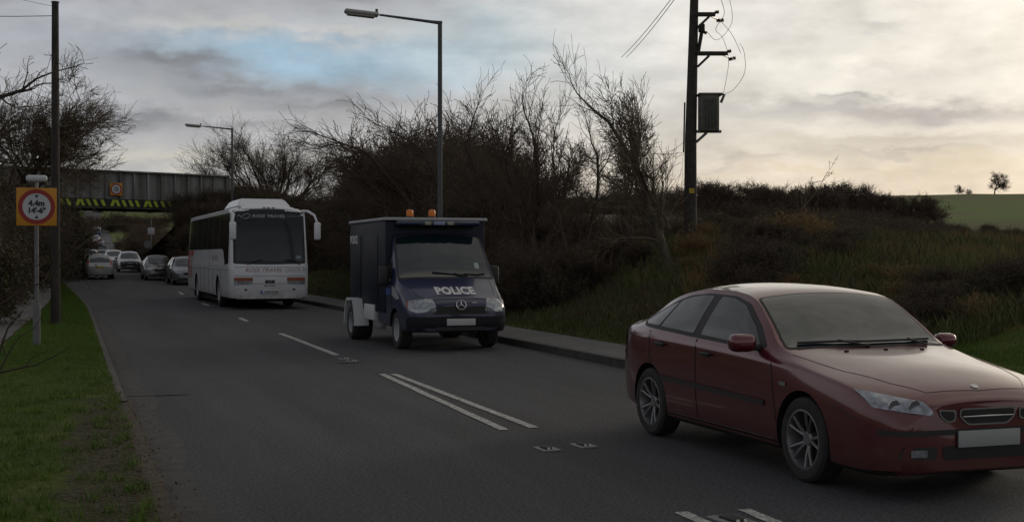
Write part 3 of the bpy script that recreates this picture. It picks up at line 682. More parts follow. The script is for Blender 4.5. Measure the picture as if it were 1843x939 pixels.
# straggling pale boughs above them
T = make_tree('bare_tree', 51, [((0,0,0), d3(.55,0,.85), 3.6, .045), (d3(.2,0,0), d3(1.0,0,.42), 4.4, .045), (d3(0,0,0), d3(-.5,0,.7), 2.6, .04)], [(8,26,.4,8,.3),(5,30,.5,4,.2),(4,32,.5,3,.2)], m_twigl, m_twigl, up=-.01, wind=d3(.03,0,0), wig=.07, rmin=.008)
fit(T, 1400, 44, 275, 'fallen pale bare tree straggling over the bushes on the right')
# railway bank scrub, left hedge, hedge beyond the bridge
def banktop(px): return float(np.interp(px, [340,400,470,540,620,660], [322,314,318,345,348,330]))
k = 0
for px in range(340, 640, 17):
    for (v, z, dt) in ((2.0, 4.8, 0), (-1.6, 4.2, 12), (-3.6, 3.2, 34), (-6.5, 1.6, 66), (-9.8, .1, 110)):
        a1 = at(px+k % 7, 1.0); D = (BA.dot(BN)+v)/a1.dot(BN)
        place_bush(protos[(k+1) % 3], px+k % 7, D, banktop(px)+dt+(k*13 % 9)-4, 'brown bare bush on the railway bank behind the coach', 'bushes on the railway bank right of the bridge', z=z, wide=1.2); k += 1
for i, (px, D, top, z) in enumerate([(-55,36,330,None),(-42,42,330,None),(-22,48,325,None),(-6,54,330,None),(6,60,325,None),(18,66,322,None),(32,71,325,None),(48,74,330,None),(64,76,338,None),(-100,30,300,None),(-70,50,280,None),(-30,62,270,None),(-10,70,285,None),
                                   (14,76,300,3),(40,79,308,3),(62,77,318,2),(80,77,345,1),(96,76,372,.4),(30,64,440,None),(50,70,440,None),(74,74,420,.4),(108,79,392,.4),(90,79,318,3),(112,79,330,3),(70,84,300,5)]):
    place_bush(hedge_p if i % 2 else protos[2], px, D, top, 'dense dark hedge bush along the left footpath', 'dark hedge bushes left of the footpath', z=z, name='hedge_bush', wide=.75 if i > 12 else .9)
for i, (px, D, top) in enumerate([(244,114,405),(258,112,398),(268,118,388),(282,110,392),(292,116,385),(304,106,400),(262,126,385),(318,100,400),(118,100,400),(112,92,420),(124,120,392),(214,190,425),(208,150,445),(130,160,385),(138,210,380),(145,260,375),
                                  (170,480,380),(190,500,378),(215,520,376),(240,500,378),(262,480,380),(285,500,378),(150,440,384),(200,470,392),(228,460,394),(252,440,395),(178,600,372),(225,600,372),(270,600,372)]):
    place_bush(protos[i % 2], px, D, top, 'dark roadside bush seen past the bridge' if D < 300 else 'brown woodland clump on the hillside seen under the bridge', 'roadside bushes beyond the bridge' if D < 300 else 'woodland clumps on the far hillside', wide=1.0 if D < 300 else 1.6)

# field-edge trees on the skyline
ft = make_tree('field_tree', 61, [((0,0,0), (0,0,1), 6.6, .30)], [(16,50,.66,7,.24),(8,34,.75,5,.15),(7,34,.80,4,.1),(4,36,.8,3,.1)], up=.03, wig=.10, rmin=.022)
fit(ft, 1790, 500, 305, 'lone rounded bare tree standing on the skyline at the far right', group='field trees on the skyline', wide=1.1)
def cp(px, D, top, label, group, rz=0): return fit(copy_tree(ft), px, D, top, label, 'tree', group, rz=rz)
cp(1724, 505, 330, 'small bare tree on the skyline left of the lone rounded one', 'field trees on the skyline', 1)
cp(1744, 510, 338, 'smallest shrubby tree on the skyline nearest the lone rounded one', 'field trees on the skyline', 2)
g = random.Random(8)
for i, (px, py) in enumerate([(1196,332),(1216,330),(1256,318),(1274,322),(1292,320),(1312,326),(1336,322),(1356,322),(1378,330),(1400,326),(1420,330),(1446,328),(1464,330),(1482,322),(1500,324),(1518,322),(1536,324),(1552,334),(1571,342),(1592,344),(1170,336),(1140,338),
                              (1640,346),(1662,347),(1100,336),(1060,336)]):
    D = 170 + (i*37 % 40)
    for q in range(2): fit(copy_tree(ft), px+q*9, D+q*12, py-4+q*6, 'bare tree in the dark tree line across the field', 'tree', 'tree line across the field', rz=g.uniform(0,6), wide=1.2)
# dense scrub belt below the tree line: many bushes, each standing alone
g2 = 'scrub bushes of the belt between the field and tree line'
for i in range(110):
    px = 1205 + (i*47.3) % 660; D = 75 + (i*29.7) % 85
    top = float(np.interp(px, [1200,1560,1620,1700,1870], [364,361,372,392,402])) + (160-D)*.26*g.random() + g.uniform(-6, 8)
    place_bush(protos[i % 3], px, D, top, 'dark brown bare bush in the far scrub belt', g2, rz=g.uniform(0, 6))

stalk_p = bush(45, 1.6, 30, .7, [(7,26,.6,5,.1),(6,30,.7,3,.1)], up=.02, wig=.12, rmin=.005, nl=900, lsz=.03, lmat=m_leafdead, mt=m_scrub, mw=m_scrub)
for i in range(120):
    px = 1235 + (i*53.7) % 640; D = 18.5*(46/18.5)**((i*.377) % 1.0); p = at(px, D)
    if p.y < 15.9: continue
    zb = ground_z(p.x, p.y); hh = g.uniform(.35, 1.0)*(1 if D < 26 else 1.3); top = HOR-(zb+hh-EYE)*F/D
    if px > 1500: top = max(top, 436+g.uniform(0, 16))
    place_bush((stalk_p, stalk_p, protos[2])[i % 3], px, D, top, 'low reddish brown bramble clump on the right bank', 'bramble clumps on the right bank', rz=g.uniform(0, 6), name='bramble_clump', wide=1.3)

# ---- ground cover: numpy blades ---------------------------------------------
def vss(a, b, x): t = np.clip((x-a)/(b-a), 0, 1); return t*t*(3-2*t)
def gz_fast(x, y):                        # ground height for many points of the near land at once
    u = x - pch(XC, y); rz = pch(RZ, y)
    left = rz + .09 + .5*vss(-7.5, -14, u); right = np.where(u <= 5.04, rz+.12, rz + .10 + (1.0+.85*vss(17, 26, y))*vss(5.0, 12, u)*(1-.8*vss(55, 75, y)))
    return np.where(u < 0, left, right)
def blades(name, x, y, h, w, m, lean=.35, seed=1, zoff=0.0, kind='stuff', label=None, cat=None, curve=.5, side=None):
    g = np.random.default_rng(seed); n = len(x); z = gz_fast(x, y)-.01+zoff
    a = g.uniform(0, 2*np.pi, n); dx, dy = np.cos(a), np.sin(a); b = g.uniform(0, 2*np.pi, n); l = h*lean*g.uniform(.2, 1.2, n); ox, oy = np.cos(b)*l, np.sin(b)*l
    if side is not None: ox = ox + side*h
    p0 = np.stack([x-dx*w, y-dy*w, z], 1); p1 = np.stack([x+dx*w, y+dy*w, z], 1)
    mx_, my_ = x+ox*.4, y+oy*.4
    p2 = np.stack([mx_+dx*w*.7, my_+dy*w*.7, z+h*.6], 1); p3 = np.stack([mx_-dx*w*.7, my_-dy*w*.7, z+h*.6], 1); p4 = np.stack([x+ox, y+oy, z+h], 1)
    V = np.stack([p0, p1, p2, p3, p4], 1).reshape(-1, 3); k = np.arange(n)*5
    o = link(name, npmesh(name, V, np.stack([k, k+1, k+2, k+3], 1), np.stack([k+3, k+2, k+4], 1)), m); o['kind'] = kind
    if label: o['label'] = label; o['category'] = cat
    return o
G = np.random.default_rng(5)
def sample(n, y0, y1, f0, f1, pw=1.6):
    t = G.uniform(0, 1, n); y = y0*(y1/y0)**(t**(1/1.0)) if pw else G.uniform(y0, y1, n)
    lo, hi = f0(y), f1(y); return G.uniform(0, 1, n)*(hi-lo)+lo, y
xcv = lambda y: pch(XC, y)
x, y = sample(120000, 6.3, 72, lambda y: xcv(y)+np.interp(y, [6,16,40,75], [-5.4,-5.55,-5.1,-4]), lambda y: xcv(y)-3.78)
wear = ((x > -.12+.25*np.sin(y*1.9)) & (y < 15.5) & (G.uniform(0, 1, len(x)) > .12+.25*(np.sin(x*9)*np.sin(y*4) > .3)))
x, y = x[~wear], y[~wear]; sc = np.clip(y/16, .8, 3)
blades('grass', x, y, G.uniform(.02, .05, len(x))*np.clip(sc, 1, 1.5), .0022*sc, m_grassb, .5, 1, label='short mown green grass of the left verge', cat='grass')
x, y = sample(26000, 18, 75, lambda y: xcv(y)-8.6, lambda y: xcv(y)+np.interp(y, [12,22,40,55,75], [-6.95,-6.75,-6.25,-5.85,-5.0])); 
blades('grass', x, y, G.uniform(.04, .14, len(x)), .006, m_grassb, .5, 2, label='rough grass between the left footpath and hedge', cat='grass')
x, y = sample(90000, 8, 15.6, lambda y: xcv(y)+5.06, lambda y: xcv(y)+12.0)
blades('grass', x, y, G.uniform(.03, .08, len(x)), .004, m_grassb, .5, 3, label='green grass bank behind the red car', cat='grass')
x, y = sample(60000, 15, 72, lambda y: xcv(y)+5.0, lambda y: xcv(y)+8.5)
blades('undergrowth', x, y, G.uniform(.05, .28, len(x))*np.clip((x-xcv(y)-4.8)/1.0, .3, 1), .008, m_bramble, .8, 4, label='rough grass and brambles at the back of the pavement', cat='undergrowth')
x, y = sample(26000, 17, 60, lambda y: xcv(y)+8, lambda y: xcv(y)+16)
blades('undergrowth', x, y, G.uniform(.1, .45, len(x)), .012, m_bramble, .8, 5, label='tangled brambles under the bare trees', cat='undergrowth')
# reddish stalk scrub on the right
n = 60000; th = G.uniform(0, 1, n); D = 17.5*(48/17.5)**G.uniform(0, 1, n); px = G.uniform(1230, 2050, n)
Xc = (px-921.5)/F*D; x = Xc*CS+D*SN; y = -Xc*SN+D*CS; k = (y > 15.3+.5*np.sin(x*1.3)) & (x-xcv(y) > 6.0); x, y, D = x[k], y[k], D[k]
clump = .55+.45*np.sin(x*.9+1.3*np.sin(y*.5))*np.sin(y*.7)
blades('dead_stalks', x, y, (G.uniform(.10, .52, len(x))*(.35+.8*clump)*np.clip((y-14.6)/3, .3, 1)*np.clip(34/(D+8), .4, 1.1)), .0065*np.clip(D/22, .8, 2), m_scrub, .35, 6, label='reddish brown dead stalks and tall grass on the right bank', cat='undergrowth')
n = 50000; D = 17.5*(60/17.5)**G.uniform(0, 1, n); px = G.uniform(1200, 2050, n); Xc = (px-921.5)/F*D; x = Xc*CS+D*SN; y = -Xc*SN+D*CS; k = (y > 15.2) & (x-xcv(y) > 5.6); x, y = x[k], y[k]
blades('undergrowth', x, y, G.uniform(.1, .45, len(x)), .011, m_bramble, .8, 7, label='green and brown tussocks among the dead stalks', cat='undergrowth')
nc = 260; cx_ = G.uniform(-1.0, .52, nc); cy_ = 6.8*(26/6.8)**G.uniform(0, 1, nc); kk = G.integers(0, nc, 9000)
x = cx_[kk]+G.normal(0, .035, 9000); y = cy_[kk]+G.normal(0, .045, 9000); keep = x < xcv(y)-3.74; x, y, kk = x[keep], y[keep], kk[keep]
blades('grass', x, y, G.uniform(.04, .10, len(x))*(.6+.6*np.sin(kk*1.7)**2), .0035, m_grassb, .8, 8, label='ragged longer tufts and weeds along the edge of the left verge', cat='grass')
# fallen leaves and debris by the near kerb
n = 2600; x = np.clip(G.normal(.42, .20, n), -.3, .85); y = 6.5*(17/6.5)**G.uniform(0, 1, n); z = np.where(x > .62, .012, .10)+G.uniform(0, .015, n)
c = np.stack([x, y, z], 1); a = G.normal(0, 1, (n, 3)); a[:, 2] *= .3; a /= np.linalg.norm(a, axis=1)[:, None]; b = np.cross(a, G.normal(0, .3, (n, 3))+np.array([0, 0, 1.])); b /= np.linalg.norm(b, axis=1)[:, None]
s = G.uniform(.005, .018, (n, 1)); V = np.stack([c-a*s, c-b*s*.6, c+a*s, c+b*s*.6], 1).reshape(-1, 3); V[:, 2] = np.maximum(V[:, 2], .006)
o = link('fallen_leaves', npmesh('fallen_leaves', V, np.arange(n*4).reshape(-1, 4)), m_leafdead); tag(o, 'scattered brown leaves along the near kerb edge', 'leaves', kind='stuff')

# thin near shrub twigs reaching in from the left edge
def px3(px, py, D): v = at(px, D); return (v.x, v.y, EYE+(HOR-py)/F*D)
root = empty('roadside_shrub', at(-60, 8.5, .1), 0, 'few thin bare shrub twigs reaching in at the left edge', 'shrub')
def twig(name, paths):
    b = MB(); o0 = Vector(root.location)
    for pts, r0 in paths:
        P = [Vector(px3(*p))-o0 for p in pts]; b.tube(P, [r0*(1-.75*i/(len(P)-1)) for i in range(len(P))], 5)
    b.build(name, m_bark, root)
twig('stem', [([(-70,860,8.4),(-40,730,8.4),(-10,660,8.3),(14,590,8.3),(40,560,8.2)], .014), ([(-60,700,8.3),(0,670,8.2),(45,660,8.2),(62,658,8.2),(100,640,8.1),(128,622,8.1)], .009), ([(-55,640,8.2),(-20,560,8.2),(30,530,8.1),(80,505,8.1),(130,455,8.0),(165,430,8.0)], .009)])
twig('twigs', [([(0,665,8.2),(18,630,8.2),(35,605,8.2),(62,590,8.2),(80,560,8.2)], .006), ([(10,640,8.2),(2,615,8.2),(20,580,8.2)], .005), ([(45,660,8.2),(60,640,8.2),(85,632,8.1)], .004), ([(80,505,8.1),(100,470,8.1),(115,430,8.0),(128,395,8.0)], .005),
               ([(130,455,8.0),(170,420,8.0),(205,378,8.0)], .0045), ([(30,530,8.1),(60,480,8.1),(110,462,8.1)], .0045), ([(-10,570,8.2),(20,545,8.2),(60,535,8.2)], .004), ([(-30,250,8),(-5,262,8),(20,258,8)], .004)])

# ------------------------------------------------------------------ vehicles
m_glass = mat('car_glass', (.008,.016,.020), .05, spec=.75, coat=.4)
m_tyre = mat('tyre_rubber', (.014,.014,.014), .85, bump=.2, bs=60, col2=(.035,.032,.03), vs=9)
m_alloy = mat('alloy_rim', (.19,.19,.195), .38, metal=.55, var=.15, vs=20)
m_chrome = mat('chrome', (.55,.55,.56), .22, metal=.9)
m_plast = mat('black_plastic', (.018,.018,.019), .6)
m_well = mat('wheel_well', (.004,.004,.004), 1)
m_lens = mat('headlight_lens', (.28,.30,.33), .12, metal=.45, spec=.8, var=.35, vs=16)
m_plate = mat('plate_white', (.30,.315,.31), .55)
m_platey = mat('plate_yellow_rear', (.45,.30,.04), .55)
m_amblens = mat('amber_lens', (.24,.06,.02), .3)
m_redlens = mat('red_lens', (.30,.012,.01), .3)
m_under = mat('underbody', (.008,.008,.008), .95)

def sections(c, s, L, ng=7, nt=9):
    """half cross-section of a body at station s (from the nose): list of (x, z) from the bottom centre up to the roof centre"""
    v = {k: float(pch(p, s)) for k, p in c.items()}
    zb, wm, wb, zbt, wt, zt, top, zm = v['zb'], v['wm'], v['wb'], v['belt'], v['wt'], v['zt'], v['top'], v['zm']
    p = [(0, zb), (wm*.5, zb), (wm*.90, zb), (wm*.965, zb+.035)]
    z1 = zb+.10
    for t in (0, .33, .66, 1.0): p.append((wm*(.985+.015*math.sin(t*math.pi/2)), z1+(zm-z1)*t))
    for t in (.2, .4, .6, .8, .93): 
        zz = zm+(zbt-zm)*t; p.append((wm+(wb-wm)*t**2.2, zz))
    p.append((wb-.012, zbt)); dz = zt-zbt
    for k in range(1, ng+1):
        t = k/ng; p.append((wb-.012+(wt-wb+.012)*(t**1.25), zbt+dz*t))
    for k in range(1, nt+1):
        t = k/nt; x = wt*(1-t); q = 1-(x/wt)**2.4 if wt > 0 else 1; p.append((x, zt+(top-zt)*q))
    return p
def shell(name, L, c, stations, m, parent, wheels=None, wr=.33, bulge=(.035,.03), arch_gap=.045, sharp=30, mats_extra=None):
    bm = bmesh.new(); rings = []
    def ring(s, y, kx=1, kz=1, zc=.45):
        h = sections(c, s, L); pts = h + [(-x, z) for x, z in h[-2:0:-1]]
        return [bm.verts.new((x*kx, y, zc+(z-zc)*kz)) for x, z in pts]
    st = list(stations)
    rings.append(ring(st[0], st[0]-L/2-bulge[0], .90, .90)); rings.append(ring(st[0], st[0]-L/2-bulge[0]*.6, .96, .96))
    for s in st: rings.append(ring(s, s-L/2))
    rings.append(ring(st[-1], st[-1]-L/2+bulge[1]*.6, .96, .96, .6)); rings.append(ring(st[-1], st[-1]-L/2+bulge[1], .90, .90, .6))
    n = len(rings[0])
    for a, b in zip(rings, rings[1:]):
        for k in range(n): bm.faces.new((a[k], a[(k+1)%n], b[(k+1)%n], b[k]))
    bm.faces.new(rings[0][::-1]); bm.faces.new(rings[-1]); bmesh.ops.recalc_face_normals(bm, faces=bm.faces[:])
    me = bpy.data.meshes.new(name); bm.to_mesh(me); bm.free(); o = bpy.data.objects.new(name, me); COL.objects.link(o)
    if wheels:
        b = MB()
        for wy in wheels:
            for sg in (-1, 1): b.lathe([(wr+arch_gap, -.24), (wr+arch_gap, .5)] , 40, Matrix.Translation((sg*.80*wheels_w[0], wy, wr)) @ Matrix.Rotation(R(90)*sg, 4, 'Y'))
        cut = b.build('cutter', m_well); md = o.modifiers.new('b', 'BOOLEAN'); md.object = cut; md.solver = 'EXACT'; md.operation = 'DIFFERENCE'
        dg = bpy.context.evaluated_depsgraph_get(); me2 = bpy.data.meshes.new_from_object(o.evaluated_get(dg)); o.modifiers.clear()
        o.data = me2; me2.name = name; bpy.data.objects.remove(cut); bpy.data.meshes.remove(me)
        me = me2
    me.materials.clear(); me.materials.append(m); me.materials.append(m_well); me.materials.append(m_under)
    for p in me.polygons:
        ce = p.center; p.material_index = 0
        if p.normal.z < -.7 and ce.z < .42: p.material_index = 2
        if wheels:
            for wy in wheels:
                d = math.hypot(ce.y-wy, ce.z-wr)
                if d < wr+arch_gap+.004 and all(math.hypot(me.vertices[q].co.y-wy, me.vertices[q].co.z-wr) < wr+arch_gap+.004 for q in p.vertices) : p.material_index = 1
    me.polygons.foreach_set('use_smooth', [True]*len(me.polygons)); me.set_sharp_from_angle(angle=R(sharp))
    bmx = bmesh.new(); bmx.from_mesh(me); bv = BVHTree.FromBMesh(bmx); bmx.free(); o.parent = parent
    return o, bv
wheels_w = [1.0]
DIRS = {'L': (Vector((1,0,0)), lambda a, b, L: Vector((-4, a-L/2, b))), 'Rt': (Vector((-1,0,0)), lambda a, b, L: Vector((4, a-L/2, b))),
        'F': (Vector((0,1,0)), lambda a, b, L: Vector((a, -L/2-3, b))), 'B': (Vector((0,-1,0)), lambda a, b, L: Vector((a, L/2+3, b))), 'T': (Vector((0,0,-1)), lambda a, b, L: Vector((a, b-L/2, 6)))}
def proj(bv, side, L, a, b, off):
    d, f = DIRS[side]; o = f(a, b, L); h = bv.ray_cast(o, d)
    if h[0] is None:
        q = o + d*(5 if side in ('L','Rt') else 3.2); h = bv.find_nearest(q)
    return h[0] + (h[1] if h[1].dot(d) < 0 else -h[1])*off
def rounded(pts, r=.02, n=3):
    out = []; N_ = len(pts)
    for i in range(N_):
        p0, p, p1 = Vector(pts[i-1]), Vector(pts[i]), Vector(pts[(i+1)%N_]); a = (p0-p); b = (p1-p); ra = min(r, a.length*.4); rb = min(r, b.length*.4)
        A = p+a.normalized()*ra; B = p+b.normalized()*rb
        for k in range(n+1):
            t = k/n; out.append(tuple(A*(1-t)**2+p*2*t*(1-t)+B*t*t))
    return out
def patch(name, bv, side, L, pts, m, parent, off=.004, res=.07, rad=.02, smooth=True):
    """a panel with the given outline laid on the body surface"""
    if rad: pts = rounded(pts, rad)
    bm = bmesh.new(); f = bm.faces.new([bm.verts.new((p[0], p[1], 0)) for p in pts])
    xs = [p[0] for p in pts]; ys_ = [p[1] for p in pts]
    for ax, lo, hi in ((0, min(xs), max(xs)), (1, min(ys_), max(ys_))):
        k = max(1, int((hi-lo)/res))
        for i in range(1, k):
            co = [0,0,0]; no = [0,0,0]; co[ax] = lo+(hi-lo)*i/k; no[ax] = 1
            bmesh.ops.bisect_plane(bm, geom=bm.verts[:]+bm.edges[:]+bm.faces[:], plane_co=co, plane_no=no)
    for v in bm.verts: v.co = proj(bv, side, L, v.co.x, v.co.y, off)
    bmesh.ops.triangulate(bm, faces=[f for f in bm.faces if len(f.verts) > 4])
    d = DIRS[side][0]
    for f in bm.faces:
        f.normal_update()
        if f.normal.dot(d) > 0: f.normal_flip()
    me = bpy.data.meshes.new(name); bm.to_mesh(me); bm.free(); return link(name, me, m, parent, smooth=smooth, sharp=60)
def seam(b, bv, side, L, pts, w=.007, off=.0025):
    """thin raised or dark line following the surface; appended to an MB"""
    P = []
    for (p, q) in zip(pts, pts[1:]):
        n = max(2, int(math.dist(p, q)/.06)); P += [(p[0]+(q[0]-p[0])*i/n, p[1]+(q[1]-p[1])*i/n) for i in range(n)]
    P.append(pts[-1]); b.tube([proj(bv, side, L, a, c, off) for a, c in P], w/2, 5)
def sym(pts): return [(-x, z) for x, z in pts]
def text_on(name, s, bv, side, L, a, b, size, m, parent, bold=0, shear=0, off=.005, flip=False, sx=1, spacing=1.0, rot=0):
    me = text_mesh(s, size, bold, shear, spacing)
    bm = bmesh.new(); bm.from_mesh(me); bmesh.ops.triangulate(bm, faces=bm.faces[:])
    bmesh.ops.subdivide_edges(bm, edges=[e for e in bm.edges if e.calc_length() > size*.5], cuts=1)
    for v in bm.verts:
        x, z = v.co.x*sx, v.co.y
        if rot: x, z = x*math.cos(rot)-z*math.sin(rot), x*math.sin(rot)+z*math.cos(rot)
        x = -x if flip else x; v.co = proj(bv, side, L, a+x, b+z, off)
    bm.to_mesh(me); bm.free(); return link(name, me, m, parent)

def wheel(parent, x, y, r, w, side, rimr=.7, style='alloy', mr=None, proto={}):
    key = (round(r,3), w, rimr, style, mr.name if mr else '')
    o = empty('wheel', (x, y, r), 0); o.parent = parent; o.rotation_euler = (0, 0, 0 if side > 0 else math.pi)
    if key in proto:
        for me, nm in proto[key]: link(nm, me, None, o)
        return o
    A = Matrix.Rotation(R(90), 4, 'Y'); rr_ = r*rimr
    b = MB(); h = w/2; b.lathe([(rr_-.01,-h),(rr_+.03,-h*1.02),(r-.03,-h),(r-.006,-h*.80),(r,-h*.4),(r,h*.4),(r-.006,h*.80),(r-.03,h),(rr_+.03,h*1.02),(rr_,h*.95),(rr_-.012,h*.8)], 40, A, closed=True)
    t = b.build('tyre', m_tyre, o); b = MB()
    b.lathe([(rr_-.004,-h*.7),(rr_+.004,h*.95),(rr_-.012,h*.97),(rr_-.022,h*.72),(rr_-.03,-h*.5)], 40, A, closed=True)
    if style == 'alloy':
        b.lathe([(.0,h*.62),(.045,h*.62),(.062,h*.5),(.062,h*.1),(.0,h*.1)], 20, A)
        for k in range(5):
            for q in (-.17, .17):
                a0 = k*2*math.pi/5+q*.55; a1 = k*2*math.pi/5+q*1.25
                p0 = Vector((h*.45, math.cos(a0)*.05, math.sin(a0)*.05)); p1 = Vector((h*.80, math.cos(a1)*(rr_-.015), math.sin(a1)*(rr_-.015)))
                b.tube([p0, p0.lerp(p1,.5)+Vector((.008,0,0)), p1], [.015,.012,.014], 6)
    elif style == 'steel':
        b.lathe([(.0,h*.35),(rr_*.35,h*.35),(rr_*.45,h*.15),(rr_*.75,h*.25),(rr_*.97,h*.6),(rr_*.97,h*.3),(0,-h*.1)], 30, A)
        for k in range(8):
            a0 = k*math.pi/4; b.lathe([(.012,0),(.012,.02)], 6, Matrix.Translation((h*.4, math.cos(a0)*rr_*.28, math.sin(a0)*rr_*.28)) @ A)
    elif style == 'dish':
        b.lathe([(.0,h*.2),(rr_*.3,h*.2),(rr_*.38,-h*.2),(rr_*.8,-h*.5),(rr_*.97,h*.5),(rr_*.97,h*.2),(0,-h*.7)], 30, A)
        for k in range(10):
            a0 = k*math.pi/5; b.lathe([(.014,0),(.014,.04)], 6, Matrix.Translation((h*.2, math.cos(a0)*rr_*.24, math.sin(a0)*rr_*.24)) @ A)
    rm = b.build('rim', mr or m_alloy, o)
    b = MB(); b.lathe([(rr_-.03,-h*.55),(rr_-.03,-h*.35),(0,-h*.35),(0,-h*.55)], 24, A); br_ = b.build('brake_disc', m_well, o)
    proto[key] = [(t.data,'tyre'),(rm.data,'rim'),(br_.data,'brake_disc')]
    return o

def stations(L, cowl=None):
    a = [0,.02,.05,.09,.14,.2,.27,.35]; b = list(np.arange(.45, L-.4, .09)); c = [L-.35,L-.27,L-.2,L-.14,L-.09,L-.05,L-.02,L]; return a+b+c

# ---------- red saloon in the foreground -------------------------------------
def red_saloon():
    L = 4.63
    m_paint = mat('red_paint', (.105,.010,.018), .28, metal=.35, coat=1.0, spec=.5, dirt=((.075,.035,.022), .85))
    c = dict(top=[(0,.715),(.06,.755),(.2,.805),(.5,.875),(.85,.925),(1.33,.985),(1.41,1.01),(1.70,1.19),(2.03,1.372),(2.17,1.410),(2.5,1.445),(2.85,1.455),(3.2,1.430),(3.45,1.390),(3.7,1.315),(4.0,1.185),(4.15,1.125),(4.28,1.10),(4.5,1.08),(4.6,1.04),(4.63,.98)],
             zt=[(0,.675),(.06,.71),(.2,.755),(.5,.82),(.85,.87),(1.30,.945),(1.41,.965),(1.70,1.155),(2.03,1.337),(2.17,1.368),(2.5,1.396),(2.85,1.400),(3.2,1.372),(3.45,1.332),(3.7,1.262),(4.0,1.135),(4.15,1.075),(4.28,1.055),(4.5,1.03),(4.6,.99),(4.63,.94)],
             wt=[(0,.50),(.06,.56),(.2,.62),(.5,.665),(.85,.70),(1.30,.75),(1.41,.765),(1.70,.71),(2.03,.645),(2.3,.62),(2.85,.60),(3.2,.595),(3.6,.60),(4.0,.63),(4.3,.64),(4.5,.58),(4.63,.48)],
             belt=[(0,.61),(.06,.645),(.2,.70),(.5,.78),(.85,.835),(1.25,.89),(2,.925),(3,.96),(3.8,.99),(4.3,1.0),(4.5,.975),(4.63,.89)],
             wb=[(0,.60),(.06,.735),(.2,.80),(.5,.838),(.85,.85),(1.3,.858),(2.5,.865),(3.5,.86),(4.0,.825),(4.35,.75),(4.55,.63),(4.63,.54)],
             wm=[(0,.69),(.06,.765),(.15,.815),(.3,.852),(.6,.876),(1,.88),(2,.872),(3,.875),(3.7,.88),(4.1,.85),(4.4,.775),(4.56,.68),(4.63,.60)],
             zm=[(0,.50),(.5,.56),(1,.60),(3.7,.62),(4.63,.60)], zb=[(0,.19),(.3,.17),(1,.19),(3.6,.20),(4.3,.25),(4.63,.30)])
    r = empty('parked_car', (0,0,0), 0, 'large dark red saloon car in the right foreground, facing the camera', 'car')
    WB = (-L/2+.96, -L/2+.96+2.675); wr = .322
    body, bv = shell('body', L, c, stations(L), m_paint, r, WB, wr)
    P = lambda n, s, pts, m, off=.004, **k: patch(n, bv, s, L, pts, m, body if k.pop('b', 1) else r, off, **k)
    # glasshouse
    for s_, nm in (('L', 1), ('Rt', -1)):
        P('window_surround', s_, [(1.56,.968),(1.76,1.125),(2.06,1.300),(2.35,1.352),(2.85,1.362),(3.22,1.335),(3.50,1.27),(3.75,1.165),(3.96,1.065),(3.84,1.025),(2.9,.985),(2.0,.955)], m_plast, .003, rad=.04)
        P('front_door_window', s_, [(1.66,.985),(1.83,1.12),(2.11,1.280),(2.36,1.332),(2.60,1.340),(2.65,1.01),(2.0,.982)], m_glass, .0055, rad=.03)
        P('rear_door_window', s_, [(2.79,1.014),(2.74,1.343),(2.95,1.341),(3.20,1.316),(3.36,1.278),(3.48,1.04)], m_glass, .0055, rad=.03)
        P('quarter_window', s_, [(3.52,1.044),(3.40,1.265),(3.52,1.235),(3.73,1.145),(3.89,1.070),(3.82,1.050)], m_glass, .0055, rad=.02)
        b = MB(); X_ = 1
        seam(b, bv, s_, L, [(1.30,.27),(1.36,.60),(1.42,.86)]); seam(b, bv, s_, L, [(2.66,.25),(2.685,.5),(2.70,.97)]); seam(b, bv, s_, L, [(3.28,.27),(3.40,.45),(3.50,.58),(3.62,.75),(3.66,.99)]); seam(b, bv, s_, L, [(1.3,.27),(3.28,.27)])
        seam(b, bv, s_, L, [(.28,.55),(.45,.60),(.58,.63)]); b.build('door_gaps', m_ink, body)
        P('rubbing_strip', s_, [(1.50,.52),(1.50,.56),(3.36,.60),(3.36,.56)], m_plast, .012, rad=.008)
        P('sill', s_, [(1.32,.195),(1.32,.26),(3.25,.27),(3.22,.20)], m_plast, .008, rad=.01)
        for hy, hz in ((2.48,.855),(3.38,.885)):
            b = MB(); q = proj(bv, s_, L, hy, hz, .0); nx = -1 if s_ == 'L' else 1
            b.box(q+Vector((nx*.028,0,0)), (.022,.19,.028), .009); b.box(q+Vector((nx*.012,-.075,0)), (.03,.03,.022), .005); b.box(q+Vector((nx*.012,.075,0)), (.03,.03,.022), .005)
            b.lathe([(.052,0),(.052,.004)], 16, Matrix.Translation(q+Vector((nx*.001,0,0))) @ Matrix.Rotation(R(90)*nx,4,'Y') @ Matrix.Scale(.6,4,(1,0,0))); b.build('door_handle', m_plast, r)
        P('side_repeater', s_, [(1.18,.70),(1.18,.73),(1.27,.733),(1.27,.703)], m_lens, .008, rad=.01)
        nx = -1 if s_ == 'L' else 1
        b = MB(); b.box((nx*(.985 if nx < 0 else .96), -L/2+1.66, 1.005 if nx < 0 else .985), (.22 if nx < 0 else .18,.15,.145 if nx < 0 else .12), .055, seg=3); mo = b.build('wing_mirror', m_paint, r)
        b = MB(); b.box((nx*.87, -L/2+1.66, .965), (.10,.07,.05), .015); b.box((nx*(.985 if nx < 0 else .96), -L/2+1.735, 1.005 if nx < 0 else .985), (.16 if nx < 0 else .13,.012,.10 if nx < 0 else .08), .005); b.build('mirror_glass', m_plast, mo)
        P('headlight', 'F', [(nx*.44,.598),(nx*.50,.690),(nx*.66,.722),(nx*.815,.758),(nx*.805,.650),(nx*.66,.622)], m_lens, .006, rad=.015, b=0, res=.03)
